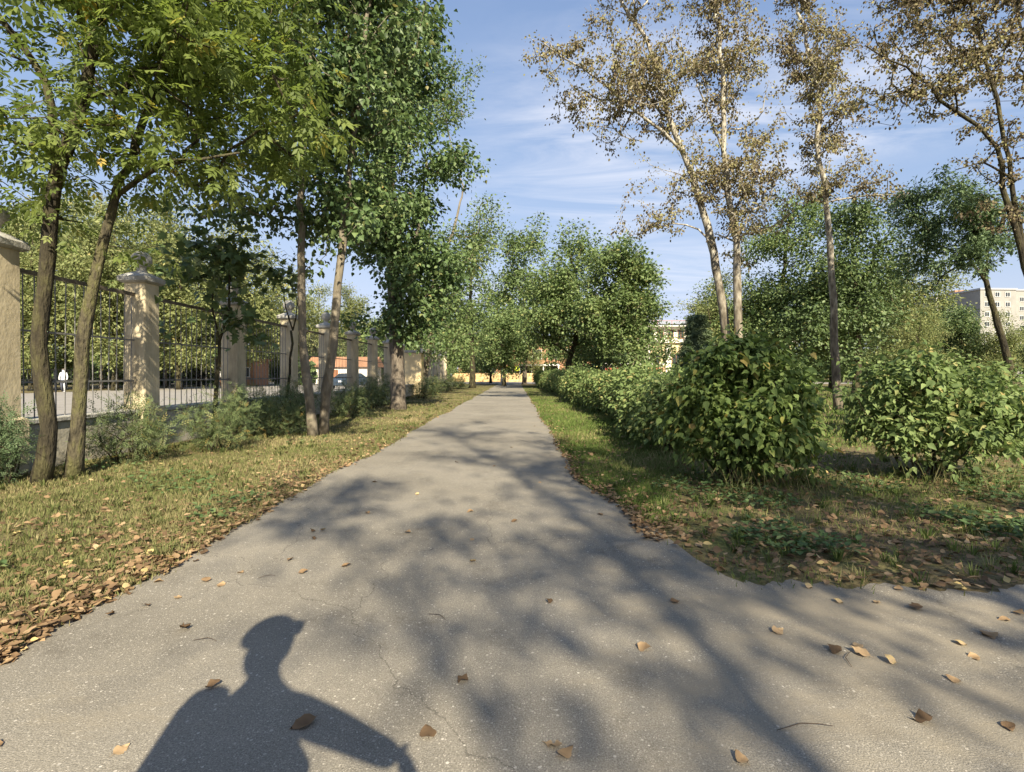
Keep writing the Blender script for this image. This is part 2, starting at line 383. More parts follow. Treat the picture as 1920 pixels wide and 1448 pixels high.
def asphalt():
    m, N, L = nodes_of('asphalt')
    tc = N.new('ShaderNodeTexCoord')
    co = tc.outputs['Object']
    big = N.new('ShaderNodeTexNoise'); big.inputs['Scale'].default_value = 0.55; big.inputs['Detail'].default_value = 6; L.new(co, big.inputs['Vector'])
    base = ramp(N, [(0.28, (0.170, 0.151, 0.121)), (0.5, (0.220, 0.197, 0.160)), (0.72, (0.264, 0.237, 0.194))]); L.new(big.outputs['Fac'], base.inputs[0])
    # fine grain
    fine = N.new('ShaderNodeTexNoise'); fine.inputs['Scale'].default_value = 170; fine.inputs['Detail'].default_value = 3; L.new(co, fine.inputs['Vector'])
    fr = ramp(N, [(0.3, (0.62, 0.62, 0.62)), (0.7, (1.30, 1.30, 1.30))]); L.new(fine.outputs['Fac'], fr.inputs[0])
    mul = N.new('ShaderNodeMix'); mul.data_type = 'RGBA'; mul.blend_type = 'MULTIPLY'; mul.inputs['Factor'].default_value = 1
    L.new(base.outputs[0], mul.inputs['A']); L.new(fr.outputs[0], mul.inputs['B'])
    prev = mul.outputs['Result']
    st = N.new('ShaderNodeTexNoise'); st.inputs['Scale'].default_value = 1.7; st.inputs['Detail'].default_value = 9; st.inputs['Roughness'].default_value = 0.75; L.new(co, st.inputs['Vector'])
    sr = ramp(N, [(0.34, (0.74, 0.73, 0.72)), (0.46, (0.97, 0.97, 0.97)), (0.62, (1.06, 1.05, 1.03))]); L.new(st.outputs['Fac'], sr.inputs[0])
    m2 = N.new('ShaderNodeMix'); m2.data_type = 'RGBA'; m2.blend_type = 'MULTIPLY'; m2.inputs['Factor'].default_value = 1
    L.new(prev, m2.inputs['A']); L.new(sr.outputs[0], m2.inputs['B']); prev = m2.outputs['Result']
    wv = N.new('ShaderNodeTexNoise'); wv.inputs['Scale'].default_value = 2.5; wv.inputs['Detail'].default_value = 6; L.new(co, wv.inputs['Vector'])
    wa = N.new('ShaderNodeVectorMath'); wa.operation = 'MULTIPLY_ADD'; L.new(wv.outputs['Color'], wa.inputs[0]); wa.inputs[1].default_value = (.5, .5, .5); L.new(co, wa.inputs[2])
    ck = N.new('ShaderNodeTexVoronoi'); ck.feature = 'DISTANCE_TO_EDGE'; ck.inputs['Scale'].default_value = 0.42; L.new(wa.outputs[0], ck.inputs['Vector'])
    cl = N.new('ShaderNodeMath'); cl.operation = 'LESS_THAN'; L.new(ck.outputs['Distance'], cl.inputs[0]); cl.inputs[1].default_value = 0.0016
    cm = N.new('ShaderNodeMath'); cm.operation = 'MULTIPLY'; L.new(cl.outputs[0], cm.inputs[0]); cm.inputs[1].default_value = 0.45
    cx_ = N.new('ShaderNodeMix'); cx_.data_type = 'RGBA'; L.new(cm.outputs[0], cx_.inputs['Factor']); L.new(prev, cx_.inputs['A']); cx_.inputs['B'].default_value = (0.05, 0.043, 0.034, 1); prev = cx_.outputs['Result']
    # pale stone chips of two sizes
    for sc, thr, cc in ((170, 0.5, (0.36, 0.32, 0.265)), (105, 0.80, (0.43, 0.385, 0.32)), (62, 0.95, (0.48, 0.435, 0.37))):
        vo = N.new('ShaderNodeTexVoronoi'); vo.inputs['Scale'].default_value = sc; L.new(co, vo.inputs['Vector'])
        sp = N.new('ShaderNodeSeparateColor'); L.new(vo.outputs['Color'], sp.inputs[0])
        g = N.new('ShaderNodeMath'); g.operation = 'GREATER_THAN'; L.new(sp.outputs[0], g.inputs[0]); g.inputs[1].default_value = thr
        d = N.new('ShaderNodeMath'); d.operation = 'LESS_THAN'; L.new(vo.outputs['Distance'], d.inputs[0]); d.inputs[1].default_value = 0.36
        k = N.new('ShaderNodeMath'); k.operation = 'MULTIPLY'; L.new(g.outputs[0], k.inputs[0]); L.new(d.outputs[0], k.inputs[1])
        k2 = N.new('ShaderNodeMath'); k2.operation = 'MULTIPLY'; L.new(k.outputs[0], k2.inputs[0]); L.new(sp.outputs[1], k2.inputs[1])
        mx = N.new('ShaderNodeMix'); mx.data_type = 'RGBA'; L.new(k2.outputs[0], mx.inputs['Factor']); L.new(prev, mx.inputs['A']); mx.inputs['B'].default_value = (*cc, 1)
        prev = mx.outputs['Result']
    # sandy dust drifts: stronger towards the junction on the right
    dn = N.new('ShaderNodeTexNoise'); dn.inputs['Scale'].default_value = 0.9; dn.inputs['Detail'].default_value = 7; dn.inputs['Roughness'].default_value = 0.7
    dm = N.new('ShaderNodeMapping'); dm.inputs['Rotation'].default_value = (0, 0, R(35)); dm.inputs['Scale'].default_value = (0.6, 1.5, 1)
    L.new(co, dm.inputs[0]); L.new(dm.outputs[0], dn.inputs['Vector'])
    sx = N.new('ShaderNodeSeparateXYZ'); L.new(co, sx.inputs[0])
    mr = N.new('ShaderNodeMapRange'); mr.inputs['From Min'].default_value = -0.6; mr.inputs['From Max'].default_value = 1.8; mr.inputs['To Max'].default_value = 0.17; L.new(sx.outputs['X'], mr.inputs['Value'])
    ad = N.new('ShaderNodeMath'); ad.operation = 'ADD'; L.new(dn.outputs['Fac'], ad.inputs[0]); L.new(mr.outputs[0], ad.inputs[1])
    df = ramp(N, [(0.60, (0, 0, 0)), (0.74, (0.75, 0.75, 0.75))]); L.new(ad.outputs[0], df.inputs[0])
    dx = N.new('ShaderNodeMix'); dx.data_type = 'RGBA'; L.new(df.outputs[0], dx.inputs['Factor']); L.new(prev, dx.inputs['A']); dx.inputs['B'].default_value = (0.25, 0.212, 0.155, 1)
    pr = N.new('ShaderNodeBsdfPrincipled'); pr.inputs['Roughness'].default_value = 0.85; pr.inputs['Specular IOR Level'].default_value = 0.3
    L.new(dx.outputs['Result'], pr.inputs['Base Color'])
    b = N.new('ShaderNodeBump'); b.inputs['Strength'].default_value = 0.55; b.inputs['Distance'].default_value = 0.006
    L.new(fine.outputs['Fac'], b.inputs['Height']); L.new(b.outputs[0], pr.inputs['Normal'])
    o = N.new('ShaderNodeOutputMaterial'); L.new(pr.outputs[0], o.inputs[0])
    return m
M['asphalt'] = asphalt()
M['paving'] = noise_mat('paving', [(0.3, (0.22, 0.20, 0.175)), (0.7, (0.30, 0.275, 0.245))], 0.8, 6, 0.9, 0.2)

def soil():
    m, N, L = nodes_of('soil')
    tc = N.new('ShaderNodeTexCoord'); co = tc.outputs['Object']
    n1 = N.new('ShaderNodeTexNoise'); n1.inputs['Scale'].default_value = 0.8; n1.inputs['Detail'].default_value = 8; n1.inputs['Roughness'].default_value = 0.7; L.new(co, n1.inputs['Vector'])
    n2 = N.new('ShaderNodeTexNoise'); n2.inputs['Scale'].default_value = 28; n2.inputs['Detail'].default_value = 6; L.new(co, n2.inputs['Vector'])
    a = ramp(N, [(0.3, (0.13, 0.098, 0.062)), (0.5, (0.15, 0.125, 0.065)), (0.62, (0.105, 0.115, 0.042)), (0.8, (0.085, 0.105, 0.034))]); L.new(n1.outputs['Fac'], a.inputs[0])
    v = ramp(N, [(0.3, (0.55, 0.55, 0.55)), (0.7, (1.35, 1.3, 1.25))]); L.new(n2.outputs['Fac'], v.inputs[0])
    mx = N.new('ShaderNodeMix'); mx.data_type = 'RGBA'; mx.blend_type = 'MULTIPLY'; mx.inputs['Factor'].default_value = 1
    L.new(a.outputs[0], mx.inputs['A']); L.new(v.outputs[0], mx.inputs['B'])
    pr = N.new('ShaderNodeBsdfPrincipled'); pr.inputs['Roughness'].default_value = 0.95; pr.inputs['Specular IOR Level'].default_value = 0.1
    L.new(mx.outputs['Result'], pr.inputs['Base Color'])
    b = N.new('ShaderNodeBump'); b.inputs['Strength'].default_value = 0.7; b.inputs['Distance'].default_value = 0.02
    L.new(n2.outputs['Fac'], b.inputs['Height']); L.new(b.outputs[0], pr.inputs['Normal'])
    o = N.new('ShaderNodeOutputMaterial'); L.new(pr.outputs[0], o.inputs[0])
    return m
M['soil'] = soil()

# ------------------------------------------------------------------ ground and paths
g = Geo()
g.add([(-400, -150, 0), (400, -150, 0), (400, 700, 0), (-400, 700, 0)], [(0, 1, 2, 3)])
tag(g.obj('ground', M['soil']), kind='structure')

rng = np.random.default_rng(5)
def wig(s, amp, seed):
    r_ = np.random.default_rng(seed)
    out = np.zeros_like(s)
    for k in range(5):
        f = 0.35 * 1.9 ** k
        out += amp / 1.5 ** k * np.sin(s * f * 2 * math.pi / 3 + r_.uniform(0, 6.28))
    return out
yl = np.arange(-14, 73, 0.22)
xl = -2.36 + wig(yl, 0.045, 3)
yr = np.arange(4.6, 73, 0.22)
xr = 0.80 + wig(yr, 0.035, 4) + 0.30 * np.exp(-((yr - 4.6) / 1.2) ** 2)
corner = [(1.14, 4.45), (1.22, 4.05), (1.27, 3.6), (1.36, 3.3), (1.50, 3.17), (1.75, 3.22), (2.0, 3.12), (2.3, 3.2), (2.6, 3.03), (2.86, 3.05), (3.2, 3.2), (3.6, 3.5), (4.6, 4.2), (5.8, 5.0), (7.2, 6.1), (9, 7.7), (11, 9.6), (13, 12), (17, 18), (20, 25)]
_c = np.array(corner); _k = np.concatenate([[0], np.cumsum(np.hypot(*np.diff(_c, axis=0).T))]); _q = np.arange(0, min(_k[-1], 9.0), .045)
_cr = np.random.default_rng(8); _jit = _cr.normal(0, .018, len(_q)) + .035 * np.sin(_q * 11 + 1) * np.sin(_q * 4.3)
corner = [(np.interp(t_, _k, _c[:, 0]), np.interp(t_, _k, _c[:, 1]) + (j_ if t_ > 1.2 else j_ * .3)) for t_, j_ in zip(_q, _jit)] + [tuple(p_) for p_, k_ in zip(_c, _k) if k_ > 9.05]
back = [(22.5, 24), (18.5, 16.5), (14.5, 11), (11.5, 7.6), (9, 5.0), (7, 2.8), (5.2, 0.6), (3.2, -2.2), (1.7, -5.5), (1.0, -8), (0.9, -14)]
outline = list(zip(xl, yl)) + [(0.8, 73.2)] + list(zip(xr[::-1], yr[::-1])) + corner + back
bm = bmesh.new()
vs = [bm.verts.new((x, y, 0.005)) for x, y in outline]
f = bm.faces.new(vs)
if f.normal.z < 0: f.normal_flip()
bmesh.ops.triangulate(bm, faces=[f])
me = bpy.data.meshes.new('path'); bm.to_mesh(me); bm.free(); me.materials.append(M['asphalt'])
path = link('asphalt_path', me); tag(path, kind='structure')
g = Geo(); g.add([(-60, 73.3, 0.004), (60, 73.3, 0.004), (60, 92, 0.004), (-60, 92, 0.004)], [(0, 1, 2, 3)])
tag(g.obj('road', M['paving']), kind='structure')
g = Geo(); g.add([(-34.2, -20, 0.006), (-7.4, -20, 0.006), (-7.4, 73.2, 0.006), (-34.2, 73.2, 0.006)], [(0, 1, 2, 3)])
tag(g.obj('street', M['paving']), kind='structure')

# ------------------------------------------------------------------ leaves
def tmpl(kind):
    if kind == 'rhomb':
        v = [(0, 0, 0), (-.5, .42, .12), (0, 1, -.06), (.5, .42, .12)]; t = [(0, 3, 2), (0, 2, 1)]
    elif kind == 'oval':
        v = [(0, 0, 0), (-.42, .25, .12), (-.40, .62, .10), (0, 1, -.12), (.40, .62, .10), (.42, .25, .12)]
        t = [(0, 5, 4), (0, 4, 3), (0, 3, 2), (0, 2, 1)]
    elif kind == 'ovate':
        v = [(0, 0, 0), (-.40, .10, .10), (-.52, .34, .14), (-.28, .70, .06), (0, 1.05, -.18), (.28, .70, .06), (.52, .34, .14), (.40, .10, .10), (0, .42, 0)]
        t = [(8, i, (i + 1) % 8) for i in range(8)]; t = [(a, c, b) for a, b, c in t]
    elif kind == 'maple':
        o = [(0, 0), (-.30, .02), (-.55, .15), (-.36, .34), (-.60, .62), (-.24, .60), (0, 1.05), (.24, .60), (.60, .62), (.36, .34), (.55, .15), (.30, .02)]
        v = [(x, y, .14 * abs(x)) for x, y in o] + [(0, .36, 0)]
        t = [(12, (i + 1) % 12, i) for i in range(12)]
    elif kind == 'ash':
        v = []; t = []
        spec = [(.28, 1), (.30, -1), (.56, 1), (.58, -1), (.66, 0)]
        for y, s in spec:
            a = R(50) * s if s else 0.0
            l = .46 if s else .52; w = .20
            d = np.array([math.sin(a), math.cos(a), -.10 * abs(s)]); q = np.array([math.cos(a), -math.sin(a), 0])
            b = np.array([0, y, 0.0]); k = len(v)
            v += [tuple(b), tuple(b + d * l * .45 - q * w / 2 + (0, 0, .02)), tuple(b + d * l + (0, 0, -.04)), tuple(b + d * l * .45 + q * w / 2 + (0, 0, .02))]
            t += [(k, k + 3, k + 2), (k, k + 2, k + 1)]
        k = len(v); v += [(-.008, 0, 0), (.008, 0, 0), (0, .76, 0)]; t += [(k, k + 1, k + 2)]
    elif kind == 'spray':      # a short feathery twig: seven narrow leaflets
        v = []; t = []
        for i in range(7):
            y = .10 + .12 * i; s = 1 if i % 2 else -1
            a = R(52) * s if i < 6 else 0.0
            l, w = .34, .10
            d = np.array([math.sin(a), math.cos(a), 0]); q = np.array([math.cos(a), -math.sin(a), 0]); b = np.array([0, y, 0.0]); k = len(v)
            v += [tuple(b), tuple(b + d * l * .5 - q * w / 2 + (0, 0, .03)), tuple(b + d * l), tuple(b + d * l * .5 + q * w / 2 + (0, 0, .03))]
            t += [(k, k + 3, k + 2), (k, k + 2, k + 1)]
    elif kind == 'fallen':
        v = []; t = []
        for i in range(7):
            u = i / 6.0
            w = (0.04, .36, .49, .46, .32, .15, .0)[i]
            zc_ = .30 * (u - .45) ** 2
            v += [(-w, u, zc_ + .42 * w * w + .10 * w + (.05 if i % 2 else 0)), (0, u + .01, zc_), (w, u + .015, zc_ + .50 * w * w + .06 * w - (.04 if i % 2 else 0))]
            if i:
                k = 3 * i
                for j in (0, 1): t += [(k - 3 + j, k - 2 + j, k + 1 + j), (k - 3 + j, k + 1 + j, k + j)]
        k = len(v); v += [(.014, .02, .06), (.05, -.42, .10), (-.014, .02, .06)]; t += [(k, k + 1, k + 2)]
    return np.array(v, float), np.array(t, int)
TM = {k: tmpl(k) for k in ('rhomb', 'oval', 'ovate', 'maple', 'ash', 'spray', 'fallen')}

def frames(axis, up):
    y = axis / (np.linalg.norm(axis, axis=1, keepdims=True) + 1e-9)
    x = np.cross(y, up); x /= np.linalg.norm(x, axis=1, keepdims=True) + 1e-9
    z = np.cross(x, y)
    return x, y, z

def leaves_geo(kind, pos, axis, up, length, width):
    v, t = TM[kind]
    x, y, z = frames(axis, up)
    n, k = len(pos), len(v)
    L_ = length[:, None, None]; W_ = width[:, None, None]
    out = pos[:, None, :] + v[None, :, 0:1] * x[:, None, :] * W_ + v[None, :, 1:2] * y[:, None, :] * L_ + v[None, :, 2:3] * z[:, None, :] * W_
    tr = (t[None, :, :] + (np.arange(n) * k)[:, None, None]).reshape(-1, 3)
    return out.reshape(-1, 3), tr, k

def rand_unit(rng, n):
    v = rng.normal(size=(n, 3)); return v / np.linalg.norm(v, axis=1, keepdims=True)

# ------------------------------------------------------------------ tree growth
def resample(pts, step):
    pts = np.asarray(pts, float)
    # Catmull-Rom through the control points
    q = np.vstack([2 * pts[0] - pts[1], pts, 2 * pts[-1] - pts[-2]])
    out = []
    for i in range(1, len(q) - 2):
        n = max(2, int(np.linalg.norm(q[i + 1] - q[i]) / step))
        for u in np.linspace(0, 1, n, endpoint=False):
            a, b, c, d = q[i - 1], q[i], q[i + 1], q[i + 2]
            out.append(0.5 * ((2 * b) + (-a + c) * u + (2 * a - 5 * b + 4 * c - d) * u * u + (-a + 3 * b - 3 * c + d) * u ** 3))
    out.append(pts[-1])
    return np.array(out)

def grow_tree(name, label, base, stems, blobs, n_targets, leaf, seed=1, cat='tree', group=None, bark='bark_grey', leaf_m='leaf_mid',
              lkind='rhomb', per=40, spread=0.35, lsize=(0.10, 0.08), tip=0.006, hmin=1.2, step=0.35, droop=0.0, clumps=None, clump_sig=0.6,
              upbias=0.7, hang=0.25, parts_leaf=0, twig_leafless=0.0, limb_parts=True, crown_name='crown', trunk_name='trunk', tilt=0.5, expo=0.48, wig_amp=0.03,
              leaf_view=None, flare=1.25):
    rng = np.random.default_rng(seed)
    base = np.asarray(base, float)
    root = empty(name, base, label, cat, group)
    pos = []; par = []; rad = []; isst = []; limb = []
    chains = []
    for si, (pts, r0, r1) in enumerate(stems):
        p = resample(pts, step)
        n = len(p)
        amp = np.linspace(0, 1, n)[:, None] * wig_amp
        p = p + rng.normal(size=p.shape) * amp * np.array([1, 1, 0.3])
        rr = np.linspace(r0, r1, n) * (1 + rng.normal(size=n) * 0.055)
        if pts[0][2] < 0.3:
            rr[:2] *= np.array([flare, 1 + (flare - 1) * 0.3])[:min(2, n)]
        b = len(pos)
        idx = []
        for i in range(n):
            pos.append(p[i]); rad.append(rr[i]); isst.append(True); limb.append(-1)
            par.append(b + i - 1 if i else -1); idx.append(b + i)
        chains.append(('s', idx))
    vol = np.array([b_[1][0] * b_[1][1] * b_[1][2] * (b_[2] if len(b_) > 2 else 1) for b_ in blobs]); vol /= vol.sum()
    if clumps:
        cc = []
        for i in rng.choice(len(blobs), clumps, p=vol):
            c, r_ = np.asarray(blobs[i][0], float), np.asarray(blobs[i][1], float)
            cc.append(c + rand_unit(rng, 1)[0] * (rng.random() ** 0.42) * r_ * 0.92)
        cc = np.array(cc)
        T = cc[rng.integers(0, clumps, n_targets)] + rng.normal(size=(n_targets, 3)) * clump_sig * np.array([1, 1, 0.75])
    else:
        T = []
        for i in rng.choice(len(blobs), n_targets, p=vol):
            c, r_ = np.asarray(blobs[i][0], float), np.asarray(blobs[i][1], float)
            T.append(c + rand_unit(rng, 1)[0] * (rng.random() ** 0.40) * r_)
        T = np.array(T)
    T = T[T[:, 2] > 0.12]
    st = np.array(pos)
    dd = np.min(np.linalg.norm(T[:, None, :] - st[None, :, :], axis=2), axis=1)
    T = T[np.argsort(dd)]
    cap = 60000
    PA = np.zeros((cap, 3)); PA[:len(pos)] = st; npos = len(pos)
    par = list(par); nlimb = 0
    HT = np.zeros(cap); HT[:npos] = st[:, 2]
    tips = []
    for t in T:
        d = PA[:npos] - t
        dist = np.sqrt((d * d).sum(1))
        cost = dist + upbias * np.maximum(0, PA[:npos, 2] - t[2] + 0.35 * np.hypot(d[:, 0], d[:, 1])) + 4.0 * np.maximum(0, hmin - PA[:npos, 2])
        j = int(np.argmin(cost)); p0 = PA[j].copy(); D = dist[j]
        n = max(2, int(D / step))
        u = np.linspace(0, 1, n + 1)[1:, None]
        mid = (p0 + t) / 2 + np.array([0, 0, -0.10 * D if droop <= 0 else 0.16 * D * droop]) + rng.normal(size=3) * 0.07 * D
        q = (1 - u) ** 2 * p0 + 2 * u * (1 - u) * mid + u * u * t
        q = q + rng.normal(size=q.shape) * 0.03 * min(1.0, D)
        if isst[j]: lid = nlimb; nlimb += 1
        else: lid = limb[j]
        idx = [j]
        for i in range(n):
            PA[npos] = q[i]; par.append(idx[-1]); isst.append(False); limb.append(lid); rad.append(0); idx.append(npos); npos += 1
        chains.append(('b', idx)); tips.append(idx)
        if npos > cap - 200: break
    cnt = np.zeros(npos)
    for idx in tips: cnt[idx[-1]] += 1
    for i in range(npos - 1, -1, -1):
        if par[i] >= 0: cnt[par[i]] += cnt[i]
    radn = np.zeros(npos)
    for i in range(npos):
        if isst[i]: radn[i] = rad[i]
        else:
            radn[i] = min(tip * max(1, cnt[i]) ** expo, radn[par[i]] * 0.96)
    size = {}
    for i in range(npos):
        if not isst[i]: size[limb[i]] = max(size.get(limb[i], 0), cnt[i])
    big = {k for k, s in size.items() if s >= 8} if limb_parts else set()
    gt = Geo(); gb = {}
    L0 = base
    for typ, idx in chains:
        pts = PA[idx] - L0
        if typ == 's':
            gt.tube(pts, radn[idx], 10 if radn[idx[0]] > 0.04 else 6)
        else:
            r_ = radn[idx].copy(); r_[0] = min(r_[0], r_[1] * 1.15)
            if r_.max() < 0.0012: continue
            n = 3 if r_.max() < 0.012 else (5 if r_.max() < 0.04 else 7)
            lid = limb[idx[-1]]
            tgt = gb.setdefault(lid, Geo()) if lid in big else gt
            tgt.tube(pts, r_, n, False)
    gt.obj(trunk_name, M[bark], root, True)
    for k in gb: gb[k].obj('branch', M[bark], root, True)
    # leaves
    if leaf:
        LP = []; LD = []
        for idx in tips:
            if rng.random() < twig_leafless: continue
            n = max(1, int(per * rng.uniform(0.5, 1.5)))
            seg = PA[idx]
            m = len(seg)
            u = rng.uniform(max(0.0, 1 - 1.6 * spread * 2 / max(0.3, np.linalg.norm(seg[-1] - seg[0]))), 1.0, n) * (m - 1)
            i0 = np.minimum(u.astype(int), m - 2); fr = (u - i0)[:, None]
            p = seg[i0] * (1 - fr) + seg[i0 + 1] * fr
            off = rng.normal(size=(n, 3)) * spread * np.array([1, 1, 0.8])
            LP.append(p + off * rng.uniform(0.3, 1, (n, 1))); LD.append(off + rand_unit(rng, n) * 0.15 + (seg[-1] - seg[0])[None] * 0.15)
        LP = np.vstack(LP); LD = np.vstack(LD); n = len(LP)
        ok = LP[:, 2] > 0.03; LP = LP[ok]; LD = LD[ok]; n = len(LP)
        LD /= np.linalg.norm(LD, axis=1, keepdims=True) + 1e-9
        ax = LD + rand_unit(rng, n) * 0.5 + np.array([0, 0, -hang])
        up = np.array([0, 0, 1.0]) * (1 - tilt) + rand_unit(rng, n) * tilt + LD * 0.35
        sz = rng.uniform(0.5, 1.3, n); ln = lsize[0] * sz * rng.uniform(.9, 1.1, n); wd = lsize[1] * sz * rng.uniform(0.8, 1.15, n)
        cl = np.sin(LP[:, 0] * 2.1 + seed) + np.sin(LP[:, 1] * 1.9) + np.sin(LP[:, 2] * 2.3)
        tint = np.clip(0.45 + 0.22 * rng.normal(size=n) + 0.06 * cl, 0, 0.93)
        yel = rng.random(n) < (0.04 if cat == 'shrub' else 0.015); tint[yel] = rng.uniform(0.93, 1.0, yel.sum())
        if parts_leaf:
            v = LP - np.array([0, 0, CAM_H]); dist = np.linalg.norm(v, axis=1)
            inside = (np.abs(LP[:, 0]) < LP[:, 1] * 0.98) & (LP[:, 1] > 0.3) & ((LP[:, 2] - CAM_H) < LP[:, 1] * 0.72)
            score = np.where(inside, dist, 1e9)
            pick = np.argsort(score)[:parts_leaf]
        else: pick = np.array([], int)
        rest = np.setdiff1d(np.arange(n), pick)
        v, t, k = leaves_geo(lkind, LP[rest] - L0, ax[rest], up[rest], ln[rest], wd[rest])
        cr = link(crown_name, tri_mesh(crown_name, v, t, M[leaf_m], np.repeat(tint[rest], k)), root)
        cr['kind'] = 'stuff'
        if len(pick):
            bank = []
            tv, tt = TM[lkind]
            for q in np.linspace(0.12, 0.9, 7): bank.append(tri_mesh('leaf', tv, tt, M[leaf_m], np.full(len(tv), q)))
            X, Y, Z = frames(ax[pick], up[pick])
            for a, i in enumerate(pick):
                o = bpy.data.objects.new('leaf', bank[int(np.clip((tint[i] - 0.05) / 0.9 * 7, 0, 6))]); col.objects.link(o); o.parent = root
                mt = Matrix((X[a], Y[a], Z[a])).transposed().to_4x4() @ Matrix.Diagonal((wd[i], ln[i], wd[i], 1))
                mt.translation = Vector(LP[i] - L0)
                o.matrix_local = mt
    return root

# ------------------------------------------------------------------ left fence: pillars, low wall, iron panels
FX = -6.6
pil_y = [6.46, 9.05, 12.0, 14.95, 17.85, 20.8, 23.7, 26.6, 29.5, 36.0, 39.0, 42.0, 45.0, 48.0]
ords = ['first', 'second', 'third', 'fourth', 'fifth', 'sixth', 'seventh', 'eighth', 'ninth', 'tenth', 'eleventh', 'twelfth', 'thirteenth', 'fourteenth']
PW = 0.37
gb_ = Geo()
# shaft with slightly worn edges and a plinth
prof = [(0.00, 0.50), (0.72, 0.50), (0.75, PW + 0.02), (2.90, PW), ]
def square_stack(prof):
    g = Geo(); vs = []; fs = []
    for z, w in prof:
        h = w / 2; c = 0.018
        vs += [(-h + c, -h, z), (h - c, -h, z), (h, -h + c, z), (h, h - c, z), (h - c, h, z), (-h + c, h, z), (-h, h - c, z), (-h, -h + c, z)]
    n = len(prof)
    for i in range(n - 1):
        for j in range(8):
            k = (j + 1) % 8; fs.append((i * 8 + j, i * 8 + k, (i + 1) * 8 + k, (i + 1) * 8 + j))
    fs.append(tuple(range(7, -1, -1))); fs.append(tuple((n - 1) * 8 + j for j in range(8)))
    g.add(vs, fs); return g
shaft_me = square_stack(prof).mesh('shaft', M['plaster'])
cap_me = square_stack([(2.90, PW + 0.06), (2.93, PW + 0.14), (3.00, PW + 0.15), (3.02, PW + 0.11), (3.10, 0.22), (3.11, 0.16)]).mesh('cap', M['cement'])
ball_me = Geo().lathe([(0.001, 0)] + [(0.16 * math.sin(a), 0.16 - 0.16 * math.cos(a)) for a in np.linspace(0.25, math.pi - 0.05, 12)] + [(0.001, 0.32)], n=20).mesh('ball', M['cement'], True)
neck_me = Geo().lathe([(0.095, 0), (0.07, 0.05), (0.085, 0.08)], n=14).mesh('neck', M['cement'], True)
for i, y in enumerate(pil_y):
    lab = {0: 'cream plastered pillar cut by the left edge of the picture behind the dark trunk',
           1: 'large cream pillar with grey stone ball, right of the two dark leaning trunks'}.get(
        i, 'cream plastered fence pillar with ball top, %s pillar counted from the left edge' % ords[i])
    e = empty('fence_pillar', (FX, y, 0), lab, 'pillar', 'pillars of the street fence', R(rng.uniform(-1.2, 1.2)))
    link('shaft', shaft_me, e); c_ = link('cap', cap_me, e)
    link('neck', neck_me, c_, (0, 0, 3.105)); link('ball', ball_me, c_, (rng.uniform(-.01, .01), 0, 3.16))
e = empty('gate_pylon', (FX + 0.05, 33.0, 0), 'wide bright cream pylon catching the sun right of the furrowed trunk', 'pylon')
Geo().box((0, 0, 1.35), (1.15, 0.9, 2.7)).obj('shaft', M['yellow_wall'], e, bevel=0.02)
Geo().box((0, 0, 2.78), (1.35, 1.1, 0.16)).obj('cap', M['cement'], e, bevel=0.02)

e = empty('low_wall', (FX, 0, 0), 'low weathered concrete wall carrying the iron fence between the pillars', 'wall')
ys = [-6.0, -3.0, 0.2, 3.5] + pil_y
for i in range(len(ys) - 1):
    a, b = ys[i] + PW / 2 + 0.09, ys[i + 1] - PW / 2 - 0.09
    Geo().box((0, (a + b) / 2, 0.32), (0.30, b - a, 0.64)).obj('wall_section', M['wall_low'], e, bevel=0.012)
    Geo().box((0, (a + b) / 2, 0.675), (0.38, b - a, 0.07)).obj('coping', M['cement'], e, bevel=0.012)

bar_me = Geo().box((0, 0, 0), (0.011, 0.011, 2.06)).mesh('bar', M['iron'])
for i in range(len(ys) - 1):
    y0, y1 = ys[i] + PW / 2 - 0.02, ys[i + 1] - PW / 2 + 0.02
    if y1 < 6.5 or (ys[i] < 33 < ys[i + 1]): continue
    L_ = y1 - y0
    p = i - 4
    lab = 'iron bar panel of the fence beside the dark leaning trunks at left' if p < 1 else 'iron bar panel between the %s and %s pillars from the left' % (ords[p], ords[p + 1])
    e = empty('fence_panel', (FX, y0, 0.71), lab, 'fence', 'iron panels of the street fence')
    for z, w, mt in ((1.98, 0.055, 'rail'), (1.19, 0.026, 'iron'), (0.49, 0.030, 'iron')):
        Geo().box((0, L_ / 2, z), (w * 0.8, L_, w)).obj('rail', M[mt], e)
    n = int(L_ / 0.16)
    for k in range(n):
        link('bar', bar_me, e, (0.0, (k + 0.5) * L_ / n, 0.99), (R(rng.uniform(-.5, .5)), R(rng.uniform(-.4, .4)), 0))

# far ornamental railing across the street
sc = Geo()
def scroll(g, c, s):
    for sg in (1, -1):
        a = np.linspace(0, 1.75 * math.pi, 14)
        r_ = 0.20 * (1 - 0.11 * a / 1.0 * 0.9)
        g.tube(np.stack([np.full(14, c[0]), c[1] + s * sg * (r_ * np.cos(a)), c[2] + sg * 0.22 + r_ * np.sin(a) * sg], 1), 0.022, 4)
scroll(sc, (0, 0, 0), 1); scroll_me = sc.mesh('scroll', M['black_iron'])
def rail_panel(loc, label):
    e = empty('ornamental_railing', loc, label, 'railing', 'ornamental railing along the far side of the street')
    for z in (0.22, 0.95, 1.68): Geo().box((0, 1.5, z), (0.05, 3.0, 0.05)).obj('rail', M['black_iron'], e)
    Geo().box((0, 0, 0.92), (0.11, 0.11, 1.84)).obj('post', M['black_iron'], e)
    for k in range(5): link('scroll', scroll_me, e, (0, 0.33 + k * 0.58, 0.58))
    for k in range(10): Geo().box((0, 0.15 + k * 0.3, 1.31), (0.025, 0.025, 0.70)).obj('bar', M['black_iron'], e)
    return e
r0 = rail_panel((-35, 30, 0), 'black wrought iron railing section with scrolls across the street, behind the near fence')
seen = {}
